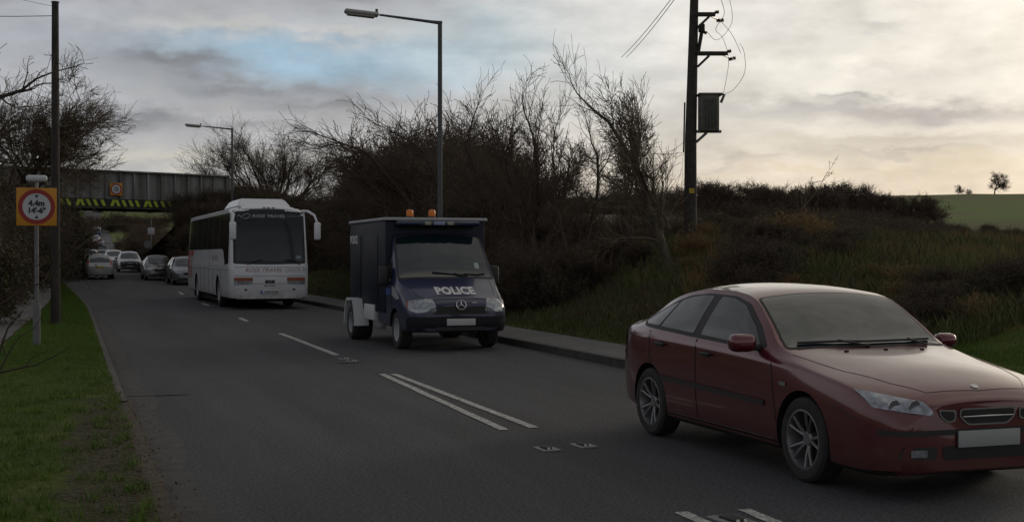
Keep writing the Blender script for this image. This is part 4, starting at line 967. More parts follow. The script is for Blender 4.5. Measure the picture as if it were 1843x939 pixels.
        for cxx in (.57, .70):
            b = MB(); q = proj(bv, 'F', L, nx*cxx, .66, .006); b.lathe([(.045,0),(.045,.006),(.03,.004),(.0,.001)], 16, Matrix.Translation(q) @ Matrix.Rotation(R(100),4,'X')); b.build('lamp_reflector', m_chrome, body)
        P('fog_lamp', 'F', [(nx*.50,.315),(nx*.50,.365),(nx*.63,.37),(nx*.63,.32)], m_lens, .006, rad=.015, b=0)
        P('air_intake', 'F', [(nx*.42,.30),(nx*.42,.385),(nx*.68,.39),(nx*.70,.31)], m_plast, .004, rad=.02)
        # grille nostril
        P('grille_surround', 'F', [(nx*.265,.632),(nx*.415,.642),(nx*.395,.588),(nx*.335,.545),(nx*.270,.555)], m_chrome, .008, rad=.02)
        P('grille', 'F', [(nx*.279,.622),(nx*.400,.631),(nx*.381,.592),(nx*.332,.557),(nx*.282,.566)], m_ink, .0105, rad=.018)
        P('tail_light', 'B', [(nx*.45,.76),(nx*.46,.90),(nx*.76,.92),(nx*.80,.80),(nx*.76,.72)], m_redlens, .006, rad=.02, b=0)
        P('tail_light', s_, [(4.42,.80),(4.40,.93),(4.56,.95),(4.58,.80)], m_redlens, .006, rad=.015, b=0)
    P('windscreen_surround', 'T', [(-.74,1.37),(-.628,2.04),(0,2.07),(.628,2.04),(.74,1.37),(0,1.27)], m_plast, .003, rad=.05)
    P('windscreen', 'T', [(-.72,1.40),(-.612,2.02),(0,2.05),(.612,2.02),(.72,1.40),(0,1.31)], m_glass, .0055, rad=.05, b=0)
    P('rear_window', 'T', [(-.52,3.42),(-.56,4.06),(0,4.13),(.56,4.06),(.52,3.42),(0,3.38)], m_glass, .004, rad=.05, b=0)
    P('grille_surround', 'F', [(-.235,.642),(.235,.642),(.240,.585),(.17,.523),(-.17,.523),(-.240,.585)], m_chrome, .008, rad=.03)
    P('grille', 'F', [(-.221,.632),(.221,.632),(.226,.588),(.16,.535),(-.16,.535),(-.226,.588)], m_ink, .0105, rad=.025)
    b = MB(); q0 = [proj(bv,'F',L,x,.584,.015) for x in (-.215,-.10,0,.10,.215)]; b.tube(q0, [.004,.006,.008,.006,.004], 6); b.build('grille_wing', m_chrome, body)
    P('bumper_strip', 'F', [(-.80,.465),(-.80,.50),(.80,.50),(.80,.465),(0,.46)], m_plast, .008, rad=.01)
    P('lower_grille', 'F', [(-.36,.29),(-.38,.385),(.38,.385),(.36,.29)], m_ink, .005, rad=.02)
    b = MB(); q = proj(bv,'F',L,0,.42,.0); b.box((0, q.y-.022, .432), (.52,.014,.115), .004); b.build('number_plate', m_plate, r)
    b = MB(); b.lathe([(.027,0),(.027,.005)], 20, Matrix.Translation(proj(bv,'T',L,0,.10,.002)) @ Matrix.Rotation(R(25),4,'X')); b.build('bonnet_badge', m_chrome, r)
    b = MB(); seam(b, bv, 'T', L, [(-.76,1.26),(-.68,.70),(-.56,.30),(-.42,.085),(0,.05),(.42,.085),(.56,.30),(.68,.70),(.76,1.26)], .006, .000)
    seam(b, bv, 'T', L, [(-.60,4.08),(-.62,4.45)], .007, .001); seam(b, bv, 'T', L, [(.60,4.08),(.62,4.45)], .007, .001); b.build('bonnet_gap', m_ink, body)
    b = MB()
    for xx in (-.34, .02, .36):
        q = proj(bv,'T',L,xx,1.17,.004); b.box(q, (.035,.02,.012), .004)
    b.build('washer_jets', m_ink, body)
    b = MB(); P0 = [proj(bv,'T',L,x,y,.022) for x, y in ((-.62,1.43),(-.3,1.39),(0,1.365),(.1,1.37))]; b.tube(P0, .010, 5); P1 = [proj(bv,'T',L,x,y,.022) for x, y in ((.10,1.37),(.35,1.39),(.62,1.45))]; b.tube(P1, .010, 5)
    b.tube([proj(bv,'T',L,-.05,1.28,.01), proj(bv,'T',L,-.28,1.39,.03)], .009, 5); b.tube([proj(bv,'T',L,.52,1.32,.01), proj(bv,'T',L,.38,1.40,.03)], .009, 5); b.build('wipers', m_ink, r)
    P('bumper_rear_strip', 'B', [(-.70,.50),(-.70,.54),(.70,.54),(.70,.50)], m_plast, .006, rad=.01)
    b = MB(); b.box((0, L/2-.14, 1.078), (.86,.10,.02), .009, rx=R(-6)); b.build('boot_lip', m_paint, body)
    for sx_ in (-1, 1):
        for wy in WB: wheel(r, sx_*.765, wy, wr, .21, sx_, .70, 'alloy', m_alloy)
    return r
car = red_saloon(); car.location = (6.065, 7.39+2.315, 0)

# ---------- generic small car -------------------------------------------------
def small_car(label, paint, kind='saloon', group='queue of traffic under and beyond the bridge', detail=True, cat='car', dark_front=False):
    L = 4.4 if kind == 'saloon' else 4.0; H = 1.43 if kind == 'saloon' else 1.47
    if kind == 'saloon':
        top = [(0,.68),(.2,.77),(.8,.88),(1.12,.94),(1.9,1.36),(2.4,H),(2.8,H-.01),(3.2,H-.07),(3.85,1.08),(4.2,1.03),(4.4,.92)]
        zt = [(0,.64),(.2,.72),(.8,.83),(1.12,.90),(1.9,1.30),(2.4,H-.07),(2.8,H-.08),(3.2,H-.14),(3.85,1.03),(4.2,.99),(4.4,.88)]
        wt = [(0,.5),(.2,.6),(.8,.68),(1.12,.70),(1.9,.57),(2.8,.55),(3.3,.57),(3.85,.62),(4.4,.56)]
        belt = [(0,.58),(.2,.66),(.8,.79),(1.2,.86),(2.5,.92),(3.8,.96),(4.2,.95),(4.4,.84)]
    else:
        top = [(0,.68),(.2,.80),(.7,.90),(1.0,.97),(1.7,1.38),(2.2,H),(2.8,H-.005),(3.4,H-.06),(3.6,1.33),(3.85,1.02),(3.96,.86),(4.0,.8)]
        zt = [(0,.64),(.2,.75),(.7,.85),(1.0,.93),(1.7,1.32),(2.2,H-.07),(2.8,H-.07),(3.4,H-.12),(3.6,1.26),(3.85,.98),(3.96,.83),(4.0,.78)]
        wt = [(0,.5),(.2,.6),(.7,.66),(1.0,.68),(1.7,.57),(2.8,.56),(3.5,.56),(3.85,.66),(4.0,.62)]
        belt = [(0,.58),(.2,.68),(.7,.80),(1.2,.88),(2.5,.93),(3.5,.97),(3.85,.93),(4.0,.75)]
    e = L
    c = dict(top=top, zt=zt, wt=wt, belt=belt, wb=[(0,.58),(.06,.66),(.2,.74),(.5,.80),(1.2,.83),(e-1,.83),(e-.4,.79),(e-.1,.70),(e,.64)],
             wm=[(0,.62),(.06,.70),(.2,.79),(.6,.85),(1.2,.86),(e-1,.86),(e-.4,.83),(e-.1,.76),(e,.70)], zm=[(0,.5),(e,.58)], zb=[(0,.20),(e,.26)])
    r = empty('parked_car' if False else 'car', (0,0,0), 0, label, cat, group)
    WBl = (-L/2+.82, L/2-.82 if kind == 'saloon' else L/2-.68); wr = .30
    body, bv = shell('body', L, c, stations(L)[::1], paint, r, WBl, wr)
    P = lambda n, s, pts, m, off=.006, par=None, **k: patch(n, bv, s, L, pts, m, par or r, off, **k)
    cb = 1.12 if kind == 'saloon' else 1.0; ch = 1.88 if kind == 'saloon' else 1.68
    P('windscreen', 'T', [(-.64,cb+.06),(-.535,ch),(0,ch+.03),(.535,ch),(.64,cb+.06),(0,cb-.01)], m_glass, rad=.05)
    if kind == 'saloon': P('rear_window', 'T', [(-.49,3.22),(-.55,3.74),(0,3.80),(.55,3.74),(.49,3.22)], m_glass, rad=.05); sw = [(1.42,.93),(1.95,1.27),(2.4,1.34),(2.85,1.33),(3.25,1.24),(3.62,1.03),(3.3,.98),(2.2,.94)]
    else: P('rear_window', 'B', [(-.60,1.00),(-.50,1.30),(.50,1.30),(.60,1.00)], m_glass, rad=.05); sw = [(1.30,.96),(1.80,1.30),(2.3,1.38),(2.9,1.37),(3.3,1.30),(3.62,1.06),(3.3,1.0),(2.2,.96)]
    for s_ in ('L', 'Rt'):
        nx = -1 if s_ == 'L' else 1; w = P('side_window', s_, sw, m_glass, rad=.04)
        b = MB(); seam(b, bv, s_, L, [(2.42,.25),(2.44,1.34)], .03, .006); seam(b, bv, s_, L, [(1.28,.3),(1.35,.85)]); seam(b, bv, s_, L, [(3.25,.6),(3.3,.95)]); b.build('door_gaps', m_ink, body)
        P('headlight', 'F', [(nx*.42,.60),(nx*.44,.68),(nx*.66,.715),(nx*.72,.62),(nx*.60,.59)], m_lens, rad=.02)
        P('tail_light', 'B', [(nx*.50,.74),(nx*.52,.90),(nx*.66,.92),(nx*.70,.74)] if kind == 'saloon' else [(nx*.62,.80),(nx*.57,1.22),(nx*.64,1.22),(nx*.72,.95),(nx*.74,.80)], m_redlens, rad=.02)
        b = MB(); b.box((nx*.93, -L/2+cb+.42, .97), (.18,.12,.12), .04); b.build('wing_mirror', paint if not dark_front else m_plast, r)
        for wy in WBl: wheel(r, nx*.745, wy, wr, .19, nx, .64, 'steel')
    P('grille', 'F', [(-.32,.54),(-.34,.645),(.34,.645),(.32,.54)], m_plast, rad=.03); P('lower_grille', 'F', [(-.6,.26),(-.62,.36),(.62,.36),(.6,.26)], m_ink, rad=.03)
    if dark_front: P('front_protector', 'F', [(-.66,.42),(-.66,.74),(0,.80),(.66,.74),(.66,.42)], m_plast, .009, rad=.04)
    b = MB(); q = proj(bv,'F',L,0,.45,.02); b.box((0,q.y,.45), (.5,.012,.11), .003); b.build('number_plate', m_plate, r)
    b = MB(); q = proj(bv,'B',L,0,.62 if kind == 'saloon' else .72,.02); b.box((0,q.y,.72 if kind != 'saloon' else .62), (.5,.012,.11), .003); b.build('rear_number_plate', m_platey, r)
    b = MB(); P0 = [proj(bv,'T',L,x,y,.02) for x, y in ((-.55,cb+.1),(0,cb+.04))]; b.tube(P0, .01, 4); b.tube([v+Vector((.5,0,0)) for v in P0], .01, 4); b.build('wipers', m_ink, r)
    return r
def paint(name, c, metal=.2): return mat(name, c, .3, metal=metal, coat=.6, dirt=((.10,.09,.08), .7))
def stand(o, px, D, rz=0.0):
    p = at(px, D); dz = (roadz(p.y+1.2)-roadz(p.y-1.2))/2.4; sl = math.atan(dz)
    o.location = (p.x, p.y, roadz(p.y)+.002); o.rotation_euler = (sl*math.cos(rz), 0, rz); return o
silver = paint('silver_paint', (.40,.41,.43), .4); pale = paint('grey_green_paint', (.33,.35,.34), .3); dark = paint('dark_blue_paint', (.06,.065,.085), .3); white_p = paint('white_paint_car', (.55,.56,.58), 0)
greyd = paint('grey_paint', (.16,.17,.19), .3); redd = paint('faded_red_paint', (.25,.05,.05), .1)
stand(small_car('pale grey hatchback driving away just before the bridge, tail towards the camera', pale, 'hatch'), 176, 76.5, math.pi+R(2))
stand(small_car('silver saloon facing the camera under the right half of the bridge', silver, 'saloon'), 283, 75.5, R(1))
stand(small_car('dark grey car half hidden behind the coach', greyd, 'hatch'), 334, 68, R(2))
stand(small_car('white car with black front facing the camera beside the silver saloon', silver, 'hatch', dark_front=True), 232, 93, R(0))
stand(small_car('white saloon between the pale hatchback and the black fronted car', white_p, 'saloon'), 205, 104, R(2))
stand(small_car('white hatchback driving uphill behind the pale grey hatchback', white_p, 'hatch'), 160, 112, math.pi)
stand(small_car('light silver saloon climbing away in the left lane', silver, 'saloon'), 157, 132, math.pi)
stand(small_car('dark car with bright lamps coming down the hill', dark, 'saloon'), 182, 140, 0)
stand(small_car('dull red car further up the left lane', redd, 'hatch'), 168, 190, math.pi)
stand(small_car('grey car further up the hill in the right lane', greyd, 'saloon'), 178, 225, 0)
stand(small_car('white car near the top of the visible road', white_p, 'hatch'), 173, 310, math.pi)
def far_bus():
    r = empty('bus', (0,0,0), 0, 'tiny blue and white bus at the top of the visible road', 'bus', 'queue of traffic under and beyond the bridge')
    b = MB(); b.box((0,0,.95), (2.4,8,1.3), .12); b.build('lower_body', paint('far_blue', (.05,.10,.25)), r)
    b = MB(); b.box((0,0,2.25), (2.36,7.9,1.3), .15); b.build('upper_body', white_p, r)
    b = MB(); b.box((0,-3.96,1.9), (2.1,.03,.9), .01); b.box((0,3.96,1.9), (2.1,.03,.8), .01); b.build('windscreen', m_glass, r)
    for sx_ in (-1,1):
        for wy in (-2.6,2.4): wheel(r, sx_*1.08, wy, .45, .25, sx_, .6, 'dish')
    return r
stand(far_bus(), 174, 430, 0)

# ---------- white coach ---------------------------------------------------------
def coach():
    L = 12.2
    m_cw = mat('coach_white', (.62,.63,.66), .35, coat=.5, dirt=((.16,.13,.10), 1.1))
    c = dict(top=[(0,1.50),(.03,1.75),(.09,2.2),(.17,2.7),(.27,3.1),(.36,3.24),(.6,3.33),(1.2,3.36),(L-.4,3.36),(L-.1,3.2),(L,2.9)],
             zt=[(0,1.46),(.03,1.70),(.09,2.14),(.17,2.62),(.27,2.98),(.36,3.10),(.6,3.16),(1.2,3.18),(L-.4,3.18),(L-.1,3.02),(L,2.7)],
             wt=[(0,1.12),(.09,1.17),(.27,1.17),(.6,1.15),(L-.4,1.15),(L,1.05)],
             belt=[(0,1.30),(.09,1.40),(.6,1.45),(L-.2,1.45),(L,1.4)],
             wb=[(0,1.17),(.04,1.215),(.1,1.24),(.25,1.26),(.6,1.27),(L-.4,1.27),(L,1.15)], wm=[(0,1.17),(.04,1.215),(.1,1.24),(.25,1.26),(.6,1.27),(L-.4,1.27),(L,1.15)],
             zm=[(0,.9),(L,.9)], zb=[(0,.33),(L,.36)])
    r = empty('coach', (0,0,0), 0, 'white touring coach with red side letters parked behind the police truck', 'coach')
    WBl = (-L/2+2.75, -L/2+8.9); wr = .50; wheels_w[0] = 1.32
    body, bv = shell('body', L, c, [0,.03,.06,.09,.13,.17,.22,.27,.32,.36,.42,.5,.6,.8,1.0]+list(np.arange(1.3, L-.5, .35))+[L-.4,L-.2,L-.1,L], m_cw, r, WBl, wr, bulge=(.06,.05), arch_gap=.07)
    wheels_w[0] = 1.0
    P = lambda n, s, pts, m, off=.006, par=None, **k: patch(n, bv, s, L, pts, m, par or r, off, **k)
    m_cg = mat('coach_glass', (.006,.010,.012), .07, spec=.4)
    P('windscreen_surround', 'F', [(-1.14,1.44),(-1.12,3.17),(0,3.20),(1.12,3.17),(1.14,1.44),(0,1.42)], m_plast, .004, par=body, rad=.08, res=.12)
    ws = P('windscreen', 'F', [(-1.06,1.50),(-1.04,3.10),(0,3.14),(1.04,3.10),(1.06,1.50)], m_cg, .010, rad=.06, res=.12)
    for s_, f in (('L', 1), ('Rt', 1)):
        P('side_glazing', s_, [(.32,1.45),(.40,2.95),(.7,3.06),(L-.3,3.06),(L-.3,1.92),(1.9,1.92),(1.55,1.88),(1.25,1.62),(1.1,1.40)], m_cg, .006, rad=.06, res=.25)
        b = MB()
        for k in range(1, 7): seam(b, bv, s_, L, [(1.1+k*1.55,1.93),(1.1+k*1.55,3.05)], .03, .010)
        b.build('window_joints', m_plast, body)
        b = MB(); seam(b, bv, s_, L, [(.36,1.25),(L-.2,1.25)], .012, .002)
        for k in (4.0,5.2,6.4,7.6): seam(b, bv, s_, L, [(k,.40),(k,1.24)], .012, .002)
        seam(b, bv, s_, L, [(1.9,.4),(1.9,1.24)], .012, .002); seam(b, bv, s_, L, [(5.0,1.28),(5.0,1.9)], .01, .002); b.build('locker_gaps', m_ink, body)
        nx = -1 if s_ == 'L' else 1
        # lamps
        P('headlight', 'F', [(nx*.56,.80),(nx*.54,.90),(nx*1.12,.90),(nx*1.12,.78)], m_lens, .008, rad=.02); P('indicator', 'F', [(nx*.54,.905),(nx*.54,1.01),(nx*1.12,1.01),(nx*1.12,.905)], m_amblens, .009, rad=.02)
        P('fog_lamp', 'F', [(nx*.72,.60),(nx*.72,.66),(nx*.80,.66),(nx*.80,.60)], m_ink, .008, rad=.01)
        P('tail_light', 'B', [(nx*.9,.8),(nx*.9,1.5),(nx*1.06,1.5),(nx*1.06,.8)], m_redlens, .008, rad=.02)
        # drooping mirror arms
        b = MB(); b.tube([(nx*1.10,-L/2+.32,3.13),(nx*1.24,-L/2+.10,3.12),(nx*(1.39 if nx > 0 else 1.16),-L/2-.22,2.98),(nx*(1.45 if nx > 0 else 1.20),-L/2-.32,2.76)], [.045,.045,.04,.035], 8); ma = b.build('mirror_arm', m_cw, r)
        b = MB(); b.box((nx*(1.46 if nx > 0 else 1.20),-L/2-.33,2.48), (.21,.12,.56), .05, seg=3); b.build('mirror_head', m_cw, ma)
        for wy in WBl: wheel(r, nx*1.09, wy, wr, .28, nx, .60, 'dish', mat('wheel_white', (.35,.36,.38), .5) if not bpy.data.materials.get('wheel_white') else bpy.data.materials['wheel_white'])
    b = MB()
    lo = [(-.86,-1.5),(.86,-1.5),(.86,1.7),(-.86,1.7)]; hi = [(-.72,-1.05),(.72,-1.05),(.72,1.25),(-.72,1.25)]
    va = [b.bm.verts.new((x, -L/2+2.5+y, 3.30)) for x, y in lo]; vb = [b.bm.verts.new((x, -L/2+2.5+y, 3.56)) for x, y in hi]
    b.bm.faces.new(vb)
    for k in range(4): b.bm.faces.new((va[k], va[(k+1)%4], vb[(k+1)%4], vb[k]))
    bmesh.ops.bevel(b.bm, geom=b.bm.edges[:], offset=.05, segments=3, affect='EDGES', clamp_overlap=True); pod = b.build('air_conditioning_pod', m_cw, r)
    b = MB(); b.box((-.45,-L/2+1.9,3.57), (.3,.5,.04), .012); b.build('pod_vents', m_plast, pod)
    mred = mat('livery_red', (.36,.025,.02), .45); mgr = mat('lettering_maroon', (.30,.13,.11), .5); mpale = mat('lettering_pale', (.36,.34,.34), .5)
    text_on('lettering', 'ROSS TRAVEL', bv, 'F', L, -.20, 1.24, .17, mgr, body, .001, .35, sx=1.15); text_on('lettering', 'GROUP', bv, 'F', L, .80, 1.24, .19, mpale, body, .002, .35, sx=1.1)
    text_on('header_lettering', 'ROSS TRAVEL', bv, 'F', L, .0, 2.95, .125, mat('vinyl_pale', (.30,.31,.33), .5), ws, .003, .3, off=.018, sx=1.4); text_on('header_lettering', 'GROUP', bv, 'F', L, .78, 2.95, .11, mat('vinyl_dim', (.12,.12,.13), .5), ws, .001, .3, off=.018, sx=1.2)
    b = MB(); pts = [(-.98,2.93),(-.92,3.0),(-.86,2.90),(-.78,2.99),(-.66,3.03),(-.58,3.0),(-.60,2.92),(-.72,2.86),(-.80,2.90)]; seam(b, bv, 'F', L, pts, .025, .018); b.build('swirl_emblem', bpy.data.materials['vinyl_pale'], ws)
    text_on('side_lettering', 'RT', bv, 'L', L, 10.9, 1.32, 1.45, mred, body, .03, 0, flip=False, sx=-1)
    text_on('side_lettering', 'ROSS TRAVEL', bv, 'L', L, 3.6, 1.62, .26, mat('livery_faint', (.42,.30,.31), .5), body, .002, .2, sx=-1)
    P('maker_badge', 'F', [(-.15,.83),(-.15,.93),(.15,.93),(.15,.83)], m_ink, .008, rad=.01)
    text_on('badge_lettering', 'VDL', bv, 'F', L, 0, .88, .07, m_lens, body, .002, off=.011, sx=1.3); text_on('badge_lettering', 'BUS & COACH', bv, 'F', L, 0, .755, .055, m_ink, body, .002, off=.008)
    b = MB(); q = proj(bv,'F',L,0,.55,.015); b.box((-.02,q.y,.55), (.56,.014,.12), .004); npl = b.build('number_plate', mat('coach_plate', (.46,.47,.46), .5), r)
    text_on('plate_lettering', 'Y700 WGR', bv, 'F', L, .03, .55, .095, m_ink, npl, .002, off=.026); P('plate_band', 'F', [(-.295,.49),(-.295,.61),(-.245,.61),(-.245,.49)], mat('euro_blue', (.03,.08,.35), .5), .026, par=npl, rad=0)
    b = MB(); seam(b, bv, 'F', L, [(-1.1,1.06),(1.1,1.06)], .01, .002); seam(b, bv, 'F', L, [(-.54,.82),(.54,.82)], .01, .002); seam(b, bv, 'F', L, [(-1.1,1.34),(1.1,1.34)], .01, .002); b.build('panel_gaps', m_rust, body)
    b = MB(); b.tube([proj(bv,'F',L,-.72,1.42,.03), proj(bv,'F',L,-.40,1.55,.05), proj(bv,'F',L,-.2,1.57,.05)], .016, 5); b.tube([proj(bv,'F',L,.95,1.40,.03), proj(bv,'F',L,.78,1.54,.05), proj(bv,'F',L,.5,1.56,.05)], .016, 5); b.build('wipers', m_ink, r)
    P('windscreen_sticker', 'F', [(.84,1.60),(.84,1.70),(1.0,1.70),(1.0,1.60)], mat('pale_blue_sticker', (.18,.26,.26), .5), .016, par=ws, rad=.01)
    for x in (-.85,-.12,.02,.18,.9):
        b = MB(); q = proj(bv,'F',L,x,3.225,.0); b.box(q, (.10,.03,.035), .01); b.build('marker_lamp', m_plast, r)
    b = MB(); b.box((0,1.0,.25), (2.2,8,.2)); b.build('chassis', m_under, r)
    return r
co = coach(); co.location = (5.97-.10, 40.8+6.1, 0.0); co.rotation_euler = (0,0,R(1.2)); co.location.z = 0.0

# ---------- police recovery truck ------------------------------------------------
def police():
    L = 2.3
    m_navy = mat('navy_paint', (.006,.012,.055), .35, coat=.5, dirt=((.05,.045,.04), .8))
    c = dict(top=[(0,.90),(.05,.95),(.15,.99),(.45,1.13),(.80,1.28),(.90,1.33),(1.15,1.63),(1.40,1.93),(1.52,2.07),(1.62,2.14),(1.8,2.18),(2.3,2.19)],
             zt=[(0,.86),(.05,.90),(.15,.93),(.45,1.07),(.80,1.23),(.90,1.28),(1.15,1.58),(1.40,1.88),(1.52,2.03),(1.62,2.10),(1.8,2.13),(2.3,2.13)],
             wt=[(0,.62),(.05,.68),(.15,.75),(.45,.83),(.80,.915),(.90,.93),(1.15,.905),(1.40,.865),(1.6,.835),(2.3,.82)],
             belt=[(0,.80),(.05,.82),(.15,.85),(.45,.98),(.80,1.12),(1.0,1.20),(1.4,1.24),(2.3,1.25)],
             wb=[(0,.70),(.05,.78),(.15,.85),(.45,.91),(.80,.955),(1.0,.965),(1.4,.965),(2.3,.965)], wm=[(0,.74),(.05,.83),(.15,.90),(.45,.95),(.80,.965),(2.3,.965)],
             zm=[(0,.60),(.8,.75),(2.3,.85)], zb=[(0,.36),(.3,.33),(2.3,.40)])
    r = empty('police_truck', (0,0,0), 0, 'dark navy police recovery truck with box body and amber beacons', 'truck')
    T = 1.22   # shift of the cab so that the truck is centred on its origin
    cabr = empty('cab', (0,-1.30,0)); cabr.parent = r
    wr = .345; wy = -L/2+.95
    body, bv = shell('cab_body', L, c, [0,.02,.05,.09,.15,.22,.3,.38]+list(np.arange(.45,2.3,.07))+[2.3], m_navy, cabr, (wy,), wr, bulge=(.05,.0), arch_gap=.06)
    P = lambda n, s, pts, m, off=.006, par=None, **k: patch(n, bv, s, L, pts, m, par or body, off, **k)
    P('windscreen_surround', 'T', [(-.915,.86),(-.835,1.555),(0,1.585),(.835,1.555),(.915,.86),(0,.78)], m_plast, .004, rad=.05)
    ws = P('windscreen', 'T', [(-.885,.90),(-.805,1.52),(0,1.55),(.805,1.52),(.885,.90),(0,.85)], m_glass, .008, rad=.05)
    P('screen_sticker', 'F', [(.60,1.45),(.59,1.56),(.68,1.56),(.69,1.45)], mat('tax_disc_pale', (.30,.36,.33), .5), .013, rad=.02)
    for s_ in ('L','Rt'):
        nx = -1 if s_ == 'L' else 1
        P('door_window', s_, [(1.20,1.28),(1.24,1.44),(1.52,1.86),(1.66,2.0),(2.15,2.02),(2.16,1.30)], m_glass, .006, rad=.04)
        b = MB(); seam(b, bv, s_, L, [(1.16,.45),(1.16,1.24)]); seam(b, bv, s_, L, [(2.2,.45),(2.2,2.0)]); b.build('door_gap', m_ink, body)
        P('headlight', 'F', [(nx*.44,.72),(nx*.50,.93),(nx*.62,.93),(nx*.88,.90),(nx*.90,.74),(nx*.80,.69)], m_lens, .008, rad=.03, res=.03)
        P('indicator', 'F', [(nx*.80,.76),(nx*.80,.89),(nx*.90,.89),(nx*.91,.76)], m_amblens if nx < 0 else m_lens, .011, rad=.015)
        P('door_panel_marking', s_, [(1.25,.98),(1.22,1.10),(2.05,1.10),(2.05,.98)], mat('marking_blue', (.04,.07,.28), .4), .005, rad=.01)
        P('wing_marking', s_, [(.62,.93),(.85,1.10),(1.14,1.16),(1.14,.98),(.80,.90)], mat('marking_silver', (.30,.30,.31), .4), .005, rad=.02)
        b = MB(); b.box((nx*1.07,-L/2+1.34,1.33), (.20,.13,.36), .05, seg=3); mo = b.build('wing_mirror', m_plast, cabr)
        b = MB(); b.tube([(nx*.93,-L/2+1.34,1.22),(nx*1.05,-L/2+1.34,1.20)], .02, 6); b.build('mirror_arm', m_plast, mo)
        b = MB(); b.box((nx*.965,-L/2+2.02,1.12), (.03,.20,.035), .01); b.build('door_handle', m_plast, body)
    P('grille', 'F', [(-.46,.68),(-.50,.78),(-.40,.80),(.40,.80),(.50,.78),(.46,.68)], m_ink, .006, rad=.02)
    P('grille_bar', 'F', [(-.52,.665),(-.52,.68),(.52,.68),(.52,.665)], m_plast, .012, rad=0)
    P('bumper', 'F', [(-.90,.36),(-.92,.61),(0,.63),(.92,.61),(.90,.36)], mat('bumper_dark_grey', (.010,.010,.014), .65, spec=.3), .018, rad=.04)
    P('lower_intake', 'F', [(-.45,.38),(-.45,.44),(.45,.44),(.45,.38)], m_ink, .024, rad=.02)
    q = proj(bv,'F',L,0,.52,.0)
    b = MB(); b.box((.0,q.y-.03,.525), (.53,.014,.12), .004); b.build('number_plate', mat('blank_plate', (.42,.42,.42), .6), cabr)
    E = Matrix.Translation(proj(bv,'F',L,.0,.83,.03)) @ Matrix.Rotation(R(75),4,'X'); b = MB(); 
    b.lathe([(.088+.009*math.cos(t), .009*math.sin(t)) for t in [k*math.pi/4 for k in range(8)]], 32, E, closed=True)
    for k in range(3):
        a = R(90+120*k); b.tube([E @ Vector((0,0,0)), E @ Vector((.086*math.cos(a),.086*math.sin(a),0))], [.013,.004], 5)
    b.build('star_emblem', m_chrome, cabr)
    text_on('police_lettering', 'POLICE', bv, 'F', L, .0, 1.06, .165, mat('lettering_white', (.60,.60,.60), .5), body, .008, sx=1.30, off=.006, spacing=1.05)
    b = MB(); b.box(proj(bv,'F',L,.26,.86,.004), (.09,.01,.02), .003); b.build('bonnet_script', m_chrome, cabr)
    b = MB(); b.tube([proj(bv,'T',L,x,y,.02) for x, y in ((-.25,.96),(.1,.92),(.42,.90))], .013, 5); b.tube([proj(bv,'T',L,x,y,.02) for x, y in ((.35,.93),(.6,.92),(.76,.96))], .013, 5)
    b.tube([proj(bv,'T',L,.35,.85,.01), proj(bv,'T',L,.15,.93,.03)], .012, 5); b.build('wipers', m_ink, cabr)
    b = MB(); seam(b, bv, 'T', L, [(-.80,.82),(-.74,.30),(-.60,.05),(0,.03),(.60,.05),(.74,.30),(.80,.82)], .009, .001); b.build('bonnet_gap', m_ink, body)
    for sx_ in (-1,1): wheel(r, sx_*.82, -1.30+wy, wr, .22, sx_, .60, 'steel', bpy.data.materials.get('wheel_white') or m_alloy)
    # box body
    yf, yb = -2.45+1.60, 2.30; zb_, zt_ = .62, 2.36
    m_boxp = mat('box_navy', (.006,.008,.018), .5, spec=.25)
    b = MB(); b.box((0,(yf+yb)/2,(zb_+zt_)/2), (1.96,yb-yf,zt_-zb_), .03); bx = b.build('box_body', m_boxp, r)
    mrt = mat('roof_grey_white', (.33,.34,.36), .5)
    b = MB(); b.box((0,(yf+yb)/2-.02,zt_+.03), (2.02,yb-yf+.10,.055), .012); b.build('roof', mrt, r)
    b = MB(); b.box((-.985,yb-.55,1.45), (.014,1.0,1.3), .003); b.box((-.985,yb-1.9,1.45), (.014,1.3,1.3), .003); b.build('side_shutter', m_boxp, bx)
    me = text_mesh('POLICE', .22, .006, 0, 1.0, .003); bm = bmesh.new(); bm.from_mesh(me); bm.to_mesh(me); bm.free()
    link('police_lettering', me, bpy.data.materials['lettering_white'], bx, (-.998,yb-.45,2.02), (R(90),0,R(-90)))
    b = MB(); b.box((0,yf-.14,zt_-.055), (1.62,.24,.085), .03); lb = b.build('light_bar', mat('lightbar_housing', (.02,.03,.05), .3), r)
    for (x, w_, mm) in ((0,.22,mat('lightbar_sign', (.20,.22,.40), .4)), (-.58,.40,mat('lightbar_blue', (.006,.012,.05), .15)), (.58,.40,bpy.data.materials['lightbar_blue']), (-.22,.12,mat('lightbar_clear', (.25,.27,.20), .25)), (.22,.12,bpy.data.materials['lightbar_clear'])):
        b = MB(); b.box((x,yf-.25,zt_-.055), (w_,.04,.065), .01); b.build('light_module', mm, lb)
    mbe = mat('beacon_amber', (.62,.17,.01), .35)
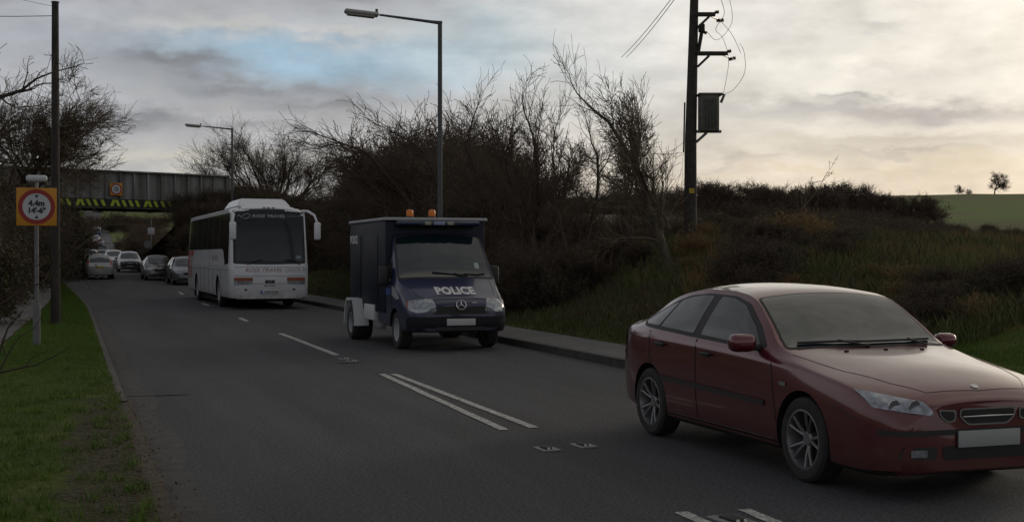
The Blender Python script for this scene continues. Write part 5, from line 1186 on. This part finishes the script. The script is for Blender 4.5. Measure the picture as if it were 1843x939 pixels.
    for x, yy in ((-.44,yf+.25),(-.04,yf+.12)):
        be = empty('beacon', (x,yy,zt_+.055)); be.parent = r
        b = MB(); b.lathe([(.07,0),(.07,.03)], 16); b.build('base', m_plast, be); b = MB(); b.lathe([(.062,.03),(.068,.06),(.066,.13),(.055,.155),(.0,.165)], 18); b.build('lens', mbe, be)
    # rear wheels under angular pale guards
    for sx_ in (-1,1):
        wheel(r, sx_*.96, 1.45, wr, .40, sx_, .60, 'dish', bpy.data.materials.get('wheel_white') or m_alloy)
        mg = mat('guard_pale_grey', (.52,.53,.54), .5) if sx_ < 0 else bpy.data.materials['guard_pale_grey']
        pr = [(-.52,.30),(-.43,.62),(-.27,.84),(.27,.84),(.43,.62),(.52,.30),(.47,.30),(.38,.60),(.24,.79),(-.24,.79),(-.38,.60),(-.47,.30)]
        b = MB(); b.prism(pr, .30, Matrix(((0,0,1,sx_*1.01-.15+ (0.03*sx_)),(1,0,0,1.45),(0,1,0,.0),(0,0,0,1)))); b.build('mudguard', mg, r)
        b = MB(); b.prism([(-.50,.36),(-.42,.62),(-.27,.82),(-.20,.82),(-.34,.60),(-.42,.36)], .012, Matrix(((0,0,1,sx_*1.195-.006),(1,0,0,1.45),(0,1,0,0),(0,0,0,1)))); b.build('guard_edge', m_plast, r)
        b = MB(); b.box((sx_*.96,.42,.60), (.10,.85,.30), .015); b.build('side_locker', mg if sx_ < 0 else mg, r)
        b = MB(); b.box((sx_*.96,-.32,.36), (.12,.55,.10), .015); b.build('side_step', mat('step_plate', (.14,.14,.14), .6), r)
    b = MB(); b.box((0,.7,.52), (.9,3.6,.2), .02); b.build('chassis', m_under, r)
    b = MB(); b.box((0,2.42,.55), (1.7,.1,.15), .02); b.tube([(0,2.4,.5),(0,2.75,.35)], .05, 8); b.build('tow_bar', m_plast, r)
    for sx_ in (-1,1):
        b = MB(); b.box((sx_*.8,2.40,.72), (.3,.04,.12), .01); b.build('tail_light', m_redlens, r)
    return r
po = police(); po.location = (6.57, 21.80+2.45, 0)
